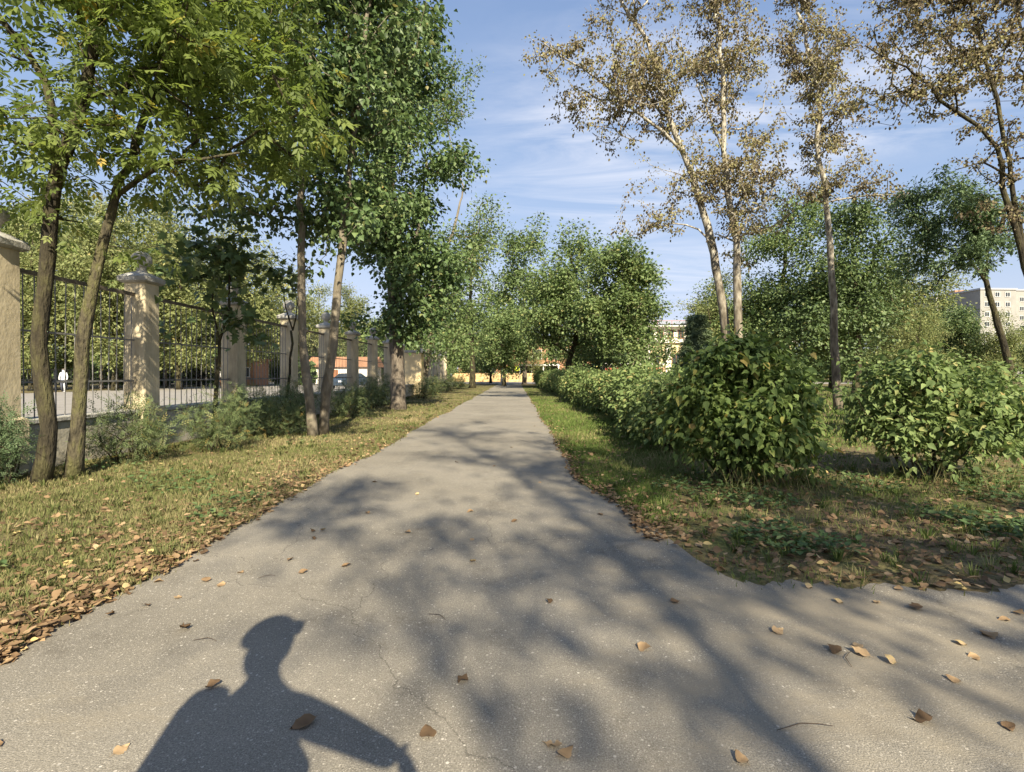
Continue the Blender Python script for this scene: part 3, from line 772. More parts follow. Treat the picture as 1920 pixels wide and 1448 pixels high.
for k in range(0, 14):
    yy = 36 + 3 * k; px_ = VX - 35 / (yy + 1.5) * FPX
    gap = [i_ for i_, q_ in enumerate(pil_y) if VX + FX / q_ * FPX < px_][-1] if px_ > 20 else 0
    seen[gap] = seen.get(gap, -1) + 1
    lab = 'far scrolled railing between the %s and %s pillars, %s section from the left' % (ords[gap], ords[gap + 1], ords[seen[gap]])
    if k == 0: r0.location = (-35, yy, 0); r0['label'] = lab
    else: copy_thing(r0, (-35, yy, 0), 0, 1.0, lab)

# ------------------------------------------------------------------ buildings far behind
def window_parts(root, rects, y, frame='frame_white', depth=0.12, mull=True):
    for (x0, x1, z0, z1) in rects:
        w = Geo().box(((x0 + x1) / 2, y + 0.03, (z0 + z1) / 2), (x1 - x0, 0.10, z1 - z0)).obj('window', M['glass_dark'], root)
        gf = Geo(); t = 0.09
        gf.box(((x0 + x1) / 2, y - 0.05, z1 - t / 2), (x1 - x0 + .1, depth, t)); gf.box(((x0 + x1) / 2, y - 0.05, z0 + t / 2), (x1 - x0 + .1, depth + .04, t))
        gf.box((x0 + t / 2, y - 0.05, (z0 + z1) / 2), (t, depth - .02, z1 - z0 - 2 * t)); gf.box((x1 - t / 2, y - 0.05, (z0 + z1) / 2), (t, depth - .02, z1 - z0 - 2 * t))
        if mull: gf.box(((x0 + x1) / 2, y - 0.05, (z0 + z1) / 2), (t * .8, depth - .03, z1 - z0 - 2 * t))
        gf.obj('frame', M[frame], w)

# white classical building right of centre
bx, by = 22.0, 88.0
e = empty('classical_building', (bx, by, 0), 'white and cream classical building glimpsed between the hedge trees and the spruce', 'building')
Geo().box((12, 6, 3.4), (28, 12, 6.8)).obj('wall', M['yellow_wall'], e)
Geo().box((12, 6.3, 8.2), (27.6, 11.5, 2.79)).obj('wall', M['white_wall'], e)
Geo().box((12, 5.9, 6.95), (28.9, 12.9, 0.32)).obj('cornice', M['white_wall'], e)
Geo().box((12, 5.9, 9.75), (29.2, 13.2, 0.34)).obj('cornice', M['frame_white'], e)
g = Geo(); g.add([(-3, -1, 9.93), (27, -1, 9.93), (27, 13, 9.93), (-3, 13, 9.93), (2, 6, 11.4), (22, 6, 11.4)], [(0, 1, 5, 4), (1, 2, 5), (2, 3, 4, 5), (3, 0, 4)])
rf = g.obj('roof', M['roof_metal'], e)
rl = Geo()
for k in range(13): rl.box((-2.5 + 2.4 * k, -0.75, 10.25), (0.05, 0.05, 0.6))
rl.box((12, -0.75, 10.52), (29, 0.04, 0.04)); rl.obj('roof_railing', M['red'], rf)
window_parts(e, [(x, x + 1.05, 7.55, 9.1) for x in np.arange(-0.9, 25, 1.75)], 0.55, 'frame_brown')
for x in np.arange(0.2, 25, 3.6):
    Geo().box((x + 0.4, -0.25, 3.2), (0.9, 0.5, 6.4)).obj('pilaster', M['white_wall'], e, bevel=0.03)
window_parts(e, [(x, x + 1.5, 1.2, 5.0) for x in np.arange(1.3, 24, 3.6)], -0.02, 'frame_brown')
Geo().box((-3.0, 1.5, 4.6), (3.0, 4.0, 0.5)).obj('portico_roof', M['white_wall'], e)
for x in (-4.2, -1.9): Geo().lathe([(0.38, 0), (0.34, 0.2), (0.28, 0.3), (0.25, 3.9), (0.33, 4.1), (0.38, 4.34)], (x, 0.2, 0), 14).obj('column', M['white_wall'], e, True)

# brick shop at the far end of the path
e = empty('brick_shop', (-9.0, 108, 0), 'orange brick building with glazed porch at the far end of the path', 'building')
Geo().box((12, 5, 4.0), (30, 10, 8.0)).obj('wall', M['brick_orange'], e)
Geo().box((12, 5, 8.15), (30.8, 10.8, 0.3)).obj('roof', M['roof_metal'], e)
window_parts(e, [(x, x + 2.0, 4.6, 6.6) for x in np.arange(-1, 26, 3.4)], -0.02)
window_parts(e, [(x, x + 2.2, 0.7, 2.9) for x in (-1, 2.6, 6.2, 20.5, 24)], -0.02)
Geo().box((14, -1.3, 3.35), (8.4, 3.0, 0.35)).obj('porch_roof', M['frame_white'], e)
Geo().box((14, -0.06, 1.5), (7.6, 0.12, 3.0)).obj('shop_window', M['glass_dark'], e)
for x in (10.0, 12.4, 14.8, 17.9): Geo().box((x, -2.6, 1.6), (0.22, 0.22, 3.2)).obj('porch_post', M['frame_white'], e)

# panel apartment block, far right
def block(loc, rz, w, d, h, label, bay=True):
    e = empty('apartment_block', loc, label, 'building', 'panel apartment blocks at far right', rz)
    Geo().box((0, d / 2, h / 2), (w, d, h)).obj('wall', M['panel_grey'], e)
    Geo().box((0, d / 2, h + 0.25), (w + .5, d + .5, 0.5)).obj('roof', M['roof_metal'], e)
    n = int(h / 2.9)
    rects = []
    for k in range(n):
        z = 0.9 + k * 2.9
        for x in np.arange(-w / 2 + 1.2, w / 2 - 2.0, 3.2): rects.append((x, x + 1.5, z, z + 1.45))
    window_parts(e, rects, -0.02)
    if bay:
        for k in range(n):
            z = 0.25 + k * 2.9
            lg = Geo().box((w / 2 + 0.72, d * 0.28, z + 1.35), (1.4, 3.0, 2.7)).obj('loggia', M['white_wall'], e)
            Geo().box((w / 2 + 0.7, d * 0.28 - 1.52, z + 1.85), (1.05, 0.06, 1.2)).obj('pane', M['glass_dark'], lg)
    return e
block((141.5, 150, 0), R(3), 11, 14, 26.2, 'tall grey panel block with white loggia stack at the right edge')
block((163, 160, 0), R(3), 14, 14, 27.5, 'grey panel block section cut by the right picture edge', False)
e = block((150, 174, 0), R(-6), 13, 14, 28.0, 'pale apartment block half hidden behind the curved trunk tree', False)
Geo().box((3.5, 5, 29.5), (3.2, 3, 2.2)).obj('roof_hut', M['brick_orange'], e)

# small things across the street on the left
e = empty('brick_kiosk', (-33.0, 62, 0), 'small terracotta kiosk seen between the third and fourth fence pillars', 'kiosk')
Geo().box((0, 0, 1.5), (4.6, 3.4, 3.0)).obj('wall', M['brick_orange'], e)
Geo().box((0, 0, 3.1), (5.2, 4.0, 0.25)).obj('roof', M['frame_brown'], e)
window_parts(e, [(-1.7, -0.5, 1.0, 2.2), (0.6, 1.8, 1.0, 2.2)], -1.72)
e = empty('garage', (-24.5, 74, 0), 'low pale building with red roof behind the parked car', 'building')
Geo().box((0, 0, 1.2), (9, 5, 2.4)).obj('wall', M['white_wall'], e)
g = Geo(); g.add([(-4.9, -2.9, 2.4), (4.9, -2.9, 2.4), (4.9, 2.9, 2.4), (-4.9, 2.9, 2.4), (-4.9, 0, 3.9), (4.9, 0, 3.9)], [(0, 1, 5, 4), (2, 3, 4, 5), (1, 2, 5), (3, 0, 4)])
g.obj('roof', M['brick_orange'], e)
Geo().box((-1.5, -2.53, 1.0), (2.6, 0.1, 2.0)).obj('door', M['frame_brown'], e)

def car(loc, rz, label):
    e = empty('parked_car', loc, label, 'car', None, rz)
    w = 0.86
    side = [(-2.05, .35), (-2.08, .75), (-1.95, .92), (-1.2, .98), (-0.55, 1.42), (0.75, 1.45), (1.55, 1.02), (2.0, .95), (2.08, .6), (2.05, .35)]
    n = len(side); vs = []; fs = []
    for sy, k in ((-1, 0), (1, 1)):
        for x, z in side: vs.append((x, sy * (w if z < 1.05 else w - .13), z))
    fs.append(tuple(range(n))); fs.append(tuple(range(2 * n - 1, n - 1, -1)))
    for i in range(n):
        k = (i + 1) % n; fs.append((i, n + i, n + k, k))
    g = Geo(); g.add(vs, fs); body = g.obj('body', M['car_paint'], e, bevel=0.05)
    for sy in (-1, 1):
        g = Geo(); y = sy * (w + .004)
        yt = sy * (w - .115)
        g.add([(-1.0, y * .985, 1.03), (0.95, y * .985, 1.03), (0.68, yt, 1.36), (-0.5, yt, 1.36)], [(0, 1, 2, 3)]); g.obj('side_window', M['glass_dark'], e)
    g = Geo(); g.add([(-1.19, -.70, 1.02), (-1.19, .70, 1.02), (-.62, .66, 1.395), (-.62, -.66, 1.395)], [(0, 1, 2, 3)]); g.obj('windscreen', M['glass_dark'], e)
    for x in (-1.3, 1.32):
        for sy in (-1, 1):
            wh = Geo().ring((x, sy * (w - .06), .31), .22, .09, 'y', 20, 8).obj('wheel', M['rubber'], e, True)
            Geo().box((x, sy * (w - .02), .31), (.28, .10, .28)).obj('rim', M['galv'], wh, bevel=.04)
    for sy in (-1, 1): Geo().box((-2.05, sy * .6, .72), (.1, .34, .16)).obj('headlight', M['sign_white'], e, bevel=.03)
    return e
car((-14.9, 46, 0), R(70), 'dark blue hatchback parked behind the fence beside the sixth pillar')

# person in the street (skin-modified figure, small in the picture)
def figure(name, joints, edges, radii, mat, root, sub=1):
    me = bpy.data.meshes.new(name); me.from_pydata([tuple(j) for j in joints], edges, []); me.update()
    o = link(name, me, root)
    md = o.modifiers.new('skin', 'SKIN')
    lay = me.skin_vertices[0].data if me.skin_vertices else None
    if lay is None:
        bpy.context.view_layer.objects.active = o
    for i, r_ in enumerate(radii):
        me.skin_vertices[0].data[i].radius = (r_, r_) if np.isscalar(r_) else r_
    me.skin_vertices[0].data[0].use_root = True
    s_ = o.modifiers.new('sub', 'SUBSURF'); s_.levels = sub; s_.render_levels = sub
    md.use_smooth_shade = True
    me.materials.append(mat)
    return o
def standing_person(loc, rz, label):
    e = empty('person', loc, label, 'person', None, rz)
    J = [(0, 0, .95), (0, 0, 1.12), (0, 0, 1.38), (0, 0, 1.50), (0, .02, 1.60), (0, .02, 1.72),
         (-.17, 0, 1.40), (-.25, .02, 1.14), (-.24, .10, .90), (.17, 0, 1.40), (.25, -.02, 1.14), (.24, .04, .90),
         (-.09, 0, .88), (-.10, .10, .50), (-.10, .06, .08), (-.10, .18, .04), (.09, 0, .88), (.10, -.06, .50), (.10, -.20, .10), (.10, -.09, .04)]
    E = [(0, 1), (1, 2), (2, 3), (3, 4), (4, 5), (2, 6), (6, 7), (7, 8), (2, 9), (9, 10), (10, 11), (0, 12), (12, 13), (13, 14), (14, 15), (0, 16), (16, 17), (17, 18), (18, 19)]
    Rr = [.15, .14, .16, .06, .09, .08, .075, .05, .035, .075, .05, .035, .095, .065, .045, .035, .095, .065, .045, .035]
    b = figure('body', J, E, Rr, M['shirt'], e)
    g = Geo().lathe([(.19, .93), (.20, .80), (.13, .62)], (0, 0, 0), 12); g.obj('trousers', M['trousers'], e, True)
    for s_ in (-1, 1): Geo().tube([(s_ * .095, 0, .88), (s_ * .10, .02 * s_, .5), (s_ * .10, -.06 * s_ - .02, .1)], [.115, .085, .07], 8).obj('trouser_leg', M['trousers'], e, True)
    Geo().lathe([(0.001, 1.68)] + [(.105 * math.sin(a), 1.68 - .10 * math.cos(a)) for a in (1.2, 1.6, 2.0, 2.4, 2.8)] + [(.001, 1.785)], (0, -.01, 0), 12).obj('hair', M['hair'], e, True)
    return e
standing_person((P(119, 703, 38.0)[0], 38.0, 0.006), R(200), 'person in a white shirt walking on the street behind the near fence')

# things at the far end of the path
e = empty('crossing_sign', (-1.05, 75, 0), 'fluorescent yellow crossing sign on a thin pole at the end of the path', 'sign')
Geo().tube([(0, 0, 0), (0, 0, 5.2)], .045, 8).obj('pole', M['galv'], e)
Geo().box((0, -.06, 2.15), (.80, .03, .80)).obj('sign_plate', M['sign_yellow'], e, bevel=.01)
g = Geo(); g.add([(-.32, -.082, 1.75), (.32, -.082, 1.75), (0, -.082, 2.35)], [(0, 1, 2)]); g.obj('symbol', M['sign_white'], e)
e = empty('crossing_sign', (.75, 84, 0), 'smaller yellow green crossing sign half hidden behind the brown trunk', 'sign')
Geo().tube([(0, 0, 0), (0, 0, 2.8)], .045, 8).obj('pole', M['galv'], e)
Geo().box((-.42, -.06, 2.3), (.75, .03, .75)).obj('sign_plate', M['sign_yellow'], e, bevel=.01)
Geo().box((-.34, -.08, 2.3), (.34, .01, .42)).obj('symbol', M['blue'], e)
e = empty('street_pole', (-2.1, 78, 0), 'pale concrete street pole left of the yellow sign', 'pole')
Geo().tube([(0, 0, 0), (0, 0, 7.5)], [.14, .10], 10).obj('pole', M['frame_white'], e, True)
Geo().tube([(0, 0, 7.4), (-.3, -.3, 7.9), (-1.2, -1.0, 8.0)], .04, 6).obj('arm', M['galv'], e)
e = empty('stone_wall', (-1.5, 94, 0), 'low sunlit yellow stone wall closing the end of the path', 'wall')
rs = np.random.default_rng(9)
Geo().box((2.0, .35, .80), (24, .5, 1.6)).obj('core', M['stone_yellow'], e)
for row in range(3):
    x = -10.0
    while x < 14:
        w = rs.uniform(.8, 1.6); hh = .52
        Geo().box((x + w / 2, 0.05 + rs.uniform(-.05, .03), .27 + row * .54), (w - .05, .3, hh - .04)).obj('stone', M['stone_yellow'], e)
        x += w
e = empty('banner', (11.9, 84, 0), 'small dark blue banner on posts behind the far hedge', 'banner')
Geo().box((0, 0, 1.7), (1.0, .05, 1.6)).obj('panel', M['blue'], e, bevel=.01)
for s_ in (-.52, .52): Geo().tube([(s_, 0, 0), (s_, 0, 2.6)], .035, 8).obj('post', M['galv'], e)
e = empty('market_kiosk', (16.0, 80, 0), 'white kiosk with red band seen between the dark trunks', 'kiosk')
Geo().box((2.6, 1.5, 1.45), (9.0, 3.0, 2.9)).obj('wall', M['white_wall'], e)
Geo().box((2.6, -.06, 2.15), (9.1, .08, .55)).obj('band', M['red'], e)
Geo().box((2.6, 1.4, 3.0), (9.5, 3.6, .2)).obj('roof', M['frame_white'], e)
for x in (-1.0, 1.5, 4.0): Geo().box((x, -.04, 1.2), (1.5, .06, 1.1)).obj('window', M['glass_dark'], e)

# ------------------------------------------------------------------ trees on the left verge
def PP(lst, d):
    """control points at distances d (scalar or a list) for a list of places."""
    ds = [d] * len(lst) if np.isscalar(d) else d
    return [P(x, y, k) for (x, y), k in zip(lst, ds)]
def stem(base, lst, d):
    b = np.array(base, float); b[2] = -0.05
    return [b] + PP(lst, d)

bA = G(75, 905)
grow_tree('ash_tree', 'dark mossy trunk leaning right at far left, the leftmost of the verge trees', bA,
    [(stem(bA, [(92, 800), (72, 650), (92, 480), (110, 330), (140, 230), (185, 60), (215, -120), (240, -330)], [6.2, 6.2, 6.2, 6.15, 6.1, 6.0, 5.9, 5.8]), .092, .045),
     (PP([(108, 335), (96, 200), (62, 112), (20, 60), (-60, -60)], [6.15, 6.1, 6.0, 5.9, 5.7]), .05, .025)],
    [(P(150, 60, 6.0), (2.0, 1.5, 1.3)), (P(30, 180, 5.8), (1.2, 1.3, 1.0)), (P(300, 10, 5.6), (1.5, 1.4, 0.9)), (P(180, -300, 5.8), (2.4, 2.2, 1.8)), (P(440, 60, 6.2), (0.9, 1.0, 0.6), 0.8)],
    230, True, seed=11, bark='bark_dark', leaf_m='leaf_ash', lkind='ash', per=19, spread=.22, lsize=(.23, .22), tip=.006, hmin=2.6, hang=.5, parts_leaf=300, tilt=.45, clumps=60, clump_sig=.38)
bB = G(138, 895)
grow_tree('ash_tree', 'mossy trunk with sunlit bark and bulge, second from the left edge', bB,
    [(stem(bB, [(146, 800), (152, 690), (162, 600), (195, 460), (228, 340), (252, 270), (300, 150), (330, 0), (345, -160)], [6.5, 6.5, 6.5, 6.5, 6.5, 6.5, 6.5, 6.5, 6.5]), .088, .025),
     (PP([(222, 365), (300, 310), (380, 300), (450, 285)], [6.5, 6.3, 6.0, 5.8]), .035, .012)],
    [(P(300, 240, 6.3), (1.0, 1.1, .75), 1.3), (P(390, 170, 6.2), (1.15, 1.2, .9)), (P(430, 330, 5.9), (.55, .6, .35), 1.3), (P(500, 90, 6.6), (1.2, 1.2, .8)), (P(280, 60, 6.6), (1.5, 1.3, 1.0)), (P(340, -150, 6.6), (2.0, 1.9, 1.2)), (P(590, 160, 6.6), (.8, .9, .6))],
    250, True, seed=23, bark='bark_moss', leaf_m='leaf_ash', lkind='ash', per=18, spread=.21, lsize=(.23, .22), tip=.0055, hmin=2.6, hang=.55, parts_leaf=300, tilt=.45, clumps=66, clump_sig=.36)
bC = G(588, 818)
grow_tree('linden_tree', 'slim pale trunk leaning left, left stem of the V pair', bC,
    [(stem(bC, [(578, 730), (568, 640), (565, 450), (567, 320), (575, 180), (590, 40), (600, -100)], 10.7), .10, .03)],
    [(P(560, 380, 10.7), (1.5, 1.5, 1.5)), (P(470, 420, 10.5), (1.3, 1.3, 1.0)), (P(540, 230, 10.7), (1.6, 1.6, 1.6)), (P(580, 40, 10.7), (1.7, 1.7, 1.9)), (P(600, -130, 10.7), (1.6, 1.6, 1.4))],
    260, True, seed=31, bark='bark_grey', leaf_m='leaf_dark', lkind='ovate', per=44, spread=.26, lsize=(.105, .10), tip=.005, hmin=2.6, hang=.7, tilt=.55, clumps=70, clump_sig=.40)
bD = G(606, 814)
grow_tree('linden_tree', 'slim pale trunk leaning right, right stem of the V pair', bD,
    [(stem(bD, [(612, 730), (625, 640), (640, 460), (655, 330), (672, 180), (690, 40), (700, -110)], 11.0), .108, .03)],
    [(P(640, 330, 11.0), (1.2, 1.4, 1.5)), (P(660, 170, 11.0), (1.6, 1.6, 1.6)), (P(690, 20, 11.0), (1.6, 1.6, 1.9)), (P(650, -140, 11.0), (1.8, 1.8, 1.5))],
    230, True, seed=32, bark='bark_grey', leaf_m='leaf_linden', lkind='ovate', per=46, spread=.28, lsize=(.105, .10), tip=.005, hmin=3.2, hang=.7, tilt=.55, clumps=60, clump_sig=.42)
bE = G(747, 768)
grow_tree('linden_tree', 'large dense tree with furrowed grey trunk between fence and path', bE,
    [(stem(bE, [(745, 690), (740, 600), (735, 480), (730, 380), (735, 220), (742, 60), (745, -100)], 19.4), .28, .06),
     (PP([(742, 600), (765, 500), (790, 400), (800, 300)], 19.4), .10, .04)],
    [(P(725, 120, 19.4), (2.0, 2.2, 2.8)), (P(768, 130, 19.4), (1.4, 1.8, 2.0)), (P(775, 300, 19.2), (2.4, 2.4, 2.0)), (P(850, 330, 19.0), (1.3, 1.6, 1.3)), (P(720, 430, 19.4), (2.2, 2.2, 1.8)), (P(790, 490, 19.0), (1.9, 2.0, 1.6)), (P(715, -60, 19.4), (1.7, 1.9, 1.8)), (P(700, 590, 19.2), (.9, 1.3, .8), 1.4), (P(800, 590, 19.0), (1.2, 1.4, 1.0), 1.2)],
    620, True, seed=41, bark='bark_furrow', leaf_m='leaf_linden', lkind='ovate', per=72, spread=.36, lsize=(.135, .125), tip=.006, hmin=3.0, hang=.6, tilt=.55, clumps=150, clump_sig=.50)
# saplings against the fence
bF = np.array([-6.15, 10.4, 0])
grow_tree('maple_sapling', 'thin dark sapling with broad leaves in front of the third pillar', bF,
    [([bF + (0, 0, -.05), P(408, 700, 10.4), P(412, 640, 10.4), P(428, 580, 10.4), P(432, 500, 10.3)], .05, .02),
     (PP([(412, 640), (400, 580), (395, 520)], 10.4), .022, .01)],
    [(P(420, 470, 10.3), (.9, .9, .8)), (P(360, 520, 10.2), (.6, .7, .5)), (P(500, 500, 10.3), (.6, .7, .45)), (P(460, 590, 10.2), (.5, .5, .3), .6)],
    90, True, seed=51, bark='bark_dark', leaf_m='leaf_dark', lkind='maple', per=13, spread=.22, lsize=(.15, .16), tip=.003, hmin=1.6, hang=.5, clumps=26, clump_sig=.28)
bF2 = np.array([-6.0, 13.2, 0])
grow_tree('bare_sapling', 'thin bare forked sapling in front of the fourth pillar', bF2,
    [([bF2 + (0, 0, -.05), P(543, 700, 13.2), P(549, 620, 13.2)], .035, .028), (PP([(549, 620), (535, 575), (528, 520)], 13.2), .02, .007), (PP([(549, 620), (558, 570), (545, 500)], 13.2), .02, .007)],
    [(P(530, 500, 13.2), (.9, .9, .7))], 34, True, seed=52, bark='bark_dark', leaf_m='leaf_dark', lkind='maple', per=2, spread=.15, lsize=(.12, .12), tip=.003, hmin=1.9, twig_leafless=.5, limb_parts=False)
bS = G(886, 727)
bS = np.array([-4.2, 50, 0])
grow_tree('linden_tree', 'dark trunk beside the far left end of the path with low green crown', bS,
    [(stem(bS, [(886, 690), (884, 640), (882, 560), (885, 480)], 50), .32, .08)],
    [(P(870, 600, 50), (3.4, 3.4, 2.6)), (P(890, 500, 50), (3.2, 3.2, 3.2)), (P(840, 640, 49), (2.0, 2.0, 1.4))],
    190, True, seed=61, bark='bark_dark', leaf_m='leaf_mid', lkind='rhomb', per=50, spread=.6, lsize=(.26, .20), tip=.012, hmin=2.6, clumps=50, clump_sig=.7, limb_parts=False)
bT = np.array([-6.2, 34, 0])
grow_tree('willow_tree', 'airy pale green tree behind the large dense one, right of its crown', bT,
    [(stem(bT, [(805, 640), (812, 540), (850, 430), (870, 350)], 34), .22, .05)],
    [(P(870, 480, 34), (2.2, 2.2, 2.4)), (P(830, 560, 34), (2.6, 2.4, 2.2)), (P(900, 420, 34), (1.7, 1.8, 1.5)), (P(850, 640, 33), (2.0, 2.0, 1.0)), (P(840, 180, 34), (1.0, 1.2, 2.6))],
    360, True, seed=62, bark='bark_grey', leaf_m='leaf_mid', lkind='rhomb', per=42, spread=.5, lsize=(.20, .12), tip=.008, hmin=2.4, clumps=60, clump_sig=.6, limb_parts=False)

# ------------------------------------------------------------------ poplars and others on the right
def poplar(name, label, base, stems, blobs, seed, n=230, per=24, **k):
    per = int(per * 1.4); n = int(n * 2.0); k['clumps'] = int(k['clumps'] * 1.5)
    stems = [(p_, a_ * .76, b_ * .75) for p_, a_, b_ in stems]  # slim stems
    return grow_tree(name, label, base, stems, blobs, n, True, seed=seed, bark=k.pop('bark', 'bark_poplar'), leaf_m='leaf_poplar', lkind='oval', per=per, spread=k.pop('spread', .17),
                     lsize=k.pop('lsize', (.092, .072)), tip=k.pop('tip', .0075), hmin=4.2, hang=1.1, tilt=.7, twig_leafless=.16, step=.45, upbias=1.0, wig_amp=.05, **k)
bG = np.array([7.55, 18.0, 0])
poplar('poplar_tree', 'white barked poplar leaning left with long limb over the path, brown leaves', bG,
    [(stem(bG, [(1366, 680), (1358, 600), (1332, 450), (1292, 310), (1262, 240), (1238, 165), (1210, 75), (1165, 0), (1130, -120)], 18.0), .23, .05),
     (PP([(1284, 290), (1240, 245), (1195, 212), (1125, 150), (1060, 112), (1010, 70)], [18, 17.8, 17.6, 17.4, 17.2, 17.0]), .085, .02),
     (PP([(1336, 465), (1310, 430), (1260, 420), (1215, 440)], 17.8), .05, .015)],
    [(P(1130, 130, 17.4), (2.2, 2.0, 1.6)), (P(1040, 90, 17.2), (1.1, 1.2, .9)), (P(1240, 160, 18), (1.4, 1.6, 2.0)), (P(1170, 220, 17.5), (1.3, 1.3, .9), .8), (P(1270, 330, 18), (1.3, 1.5, 1.0)), (P(1230, 410, 17.8), (1.2, 1.2, .6)), (P(1180, -40, 18), (1.8, 1.8, 1.6)), (P(1310, 470, 18), (.8, 1.0, 1.0), .3)],
    71, 300, 24, clumps=80, clump_sig=.45)
bH = np.array([7.75, 17.5, 0])
poplar('poplar_tree', 'upright poplar with white upper trunk, right of the leaning poplar', bH,
    [(stem(bH, [(1387, 660), (1382, 560), (1381, 455), (1366, 370), (1358, 280), (1357, 190), (1352, 100), (1340, 0), (1330, -130)], 17.5), .22, .045),
     (PP([(1381, 455), (1400, 435), (1430, 428), (1465, 424)], [17.5, 17.4, 17.3, 17.2]), .06, .015),
     (PP([(1358, 290), (1320, 190), (1290, 120), (1270, 60)], [17.5, 17.6, 17.8, 18]), .05, .015),
     (PP([(1358, 200), (1375, 110), (1405, 60)], [17.5, 17.4, 17.2]), .045, .012)],
    [(P(1370, 120, 17.5), (1.0, 1.3, 2.2)), (P(1330, 60, 17.5), (1.2, 1.4, 1.6)), (P(1400, 330, 17.4), (1.4, 1.4, 1.3)), (P(1440, 250, 17.2), (.7, .9, .7), .7), (P(1350, 330, 17.5), (1.0, 1.2, 1.2)), (P(1400, 420, 17.3), (1.6, 1.5, .8)), (P(1345, -60, 17.5), (1.6, 1.6, 1.4)), (P(1400, 500, 17.5), (.8, .9, .8), .3)],
    72, 300, 24, clumps=80, clump_sig=.42)
bI = np.array([11.75, 18.6, 0])
poplar('poplar_tree', 'slender poplar standing apart right of the pair, dark brown leaves', bI,
    [(stem(bI, [(1566, 680), (1562, 560), (1551, 400), (1540, 320), (1530, 270), (1537, 200), (1520, 110), (1500, 20), (1490, -110)], 18.6), .19, .04),
     (PP([(1548, 380), (1600, 370), (1660, 365), (1705, 370)], [18.6, 18.4, 18.2, 18.0]), .04, .012)],
    [(P(1530, 110, 18.6), (1.5, 1.5, 2.0)), (P(1540, 230, 18.6), (1.1, 1.3, 1.4)), (P(1570, 60, 18.6), (.7, .9, 1.2)), (P(1550, 330, 18.5), (1.2, 1.3, .9)), (P(1630, 330, 18.3), (1.2, 1.0, .8), .8), (P(1670, 360, 18.1), (.7, .7, .35)), (P(1500, -60, 18.6), (1.4, 1.5, 1.4)), (P(1490, 60, 18.6), (.8, 1.0, 1.1))],
    73, 270, 26, clumps=70, clump_sig=.40)
bJ = np.array([13.6, 12.6, 0])
poplar('poplar_tree', 'big dark limbed poplar leaning in over the top right corner', bJ,
    [(stem(bJ, [(1985, 700), (1950, 590), (1925, 500), (1890, 390), (1860, 280), (1800, 210), (1740, 160), (1690, 130), (1620, 85)], [12.6, 12.6, 12.6, 12.6, 12.6, 12.5, 12.4, 12.3, 12.2]), .14, .02),
     (PP([(1950, 590), (1915, 450), (1890, 300), (1860, 150), (1820, 0), (1780, -150)], 12.6), .09, .025),
     (PP([(1925, 500), (1935, 350), (1930, 150), (1900, -50)], 12.8), .08, .025),
     (PP([(1905, 340), (1860, 310), (1830, 308), (1790, 322)], 12.5), .04, .012)],
    [(P(1760, 100, 12.5), (1.7, 1.6, 1.3)), (P(1680, 70, 12.3), (1.0, 1.1, .7)), (P(1850, 140, 12.6), (1.3, 1.5, 1.5)), (P(1800, -30, 12.6), (2.0, 1.8, 1.2)), (P(1840, 280, 12.6), (.9, 1.0, .8)), (P(1890, 380, 12.6), (.7, .9, 1.1), .8), (P(1920, 30, 12.8), (1.4, 1.5, 1.6)), (P(1900, 240, 12.7), (.9, 1.0, 1.3))],
    74, 420, 22, clumps=110, clump_sig=.36, bark='bark_dark', lsize=(.075, .055), tip=.0055, spread=.11)
bK = np.array([14.7, 15.0, 0])
grow_tree('willow_tree', 'small tree with dark curved trunk and cool green leaves at the right edge', bK,
    [(stem(bK, [(1893, 690), (1872, 610), (1848, 528), (1832, 470), (1815, 390), (1800, 340)], 15), .12, .03),
     (PP([(1850, 532), (1825, 497), (1795, 500), (1765, 520), (1745, 545)], 15), .045, .012), (PP([(1848, 528), (1852, 470), (1850, 400)], 15), .04, .012)],
    [(P(1780, 400, 15), (1.3, 1.4, 1.0)), (P(1740, 360, 15), (.6, .8, .5)), (P(1850, 420, 15), (1.0, 1.2, .9)), (P(1760, 480, 15), (1.0, 1.1, .6)), (P(1880, 450, 15), (.6, .8, .5))],
    300, True, seed=75, bark='bark_dark', leaf_m='leaf_teal', lkind='rhomb', per=60, spread=.18, lsize=(.11, .055), tip=.004, hmin=3.2, hang=.6, clumps=50, clump_sig=.32)
bL = np.array([17.6, 26.5, 0])
grow_tree('linden_tree', 'dense dark green tree with black trunk behind the gap between the shrubs', bL,
    [(stem(bL, [(1608, 690), (1606, 600), (1600, 500), (1595, 430)], 26.5), .24, .05)],
    [(P(1590, 560, 26.5), (2.8, 2.8, 2.6)), (P(1530, 620, 26), (2.0, 2.2, 1.6)), (P(1600, 430, 26.5), (2.0, 2.1, 2.0), 1.3), (P(1650, 520, 27), (1.7, 2.0, 2.0)), (P(1540, 480, 26), (1.8, 2.0, 1.8))],
    420, True, seed=76, bark='bark_dark', leaf_m='leaf_dark', lkind='oval', per=62, spread=.42, lsize=(.15, .12), tip=.007, hmin=2.2, hang=.5, clumps=90, clump_sig=.55)
bL2 = np.array([15.6, 30, 0])
grow_tree('oak_tree', 'broad olive green tree behind the white barked poplars', bL2,
    [(stem(bL2, [(1466, 690), (1466, 600), (1470, 500), (1478, 420)], 30), .28, .06)],
    [(P(1470, 520, 30), (2.9, 2.9, 2.8)), (P(1482, 415, 30), (2.0, 2.1, 2.2), 2.0), (P(1440, 470, 30), (1.6, 2, 1.6)), (P(1420, 600, 30), (2.6, 2.6, 2.2)), (P(1500, 620, 29), (2.4, 2.4, 2.0)), (P(1360, 620, 31), (1.8, 2.0, 2.0))],
    420, True, seed=77, bark='bark_dark', leaf_m='leaf_mid', lkind='oval', per=60, spread=.45, lsize=(.16, .12), tip=.007, hmin=1.8, clumps=90, clump_sig=.6)
bN = np.array([8.7, 38, 0])
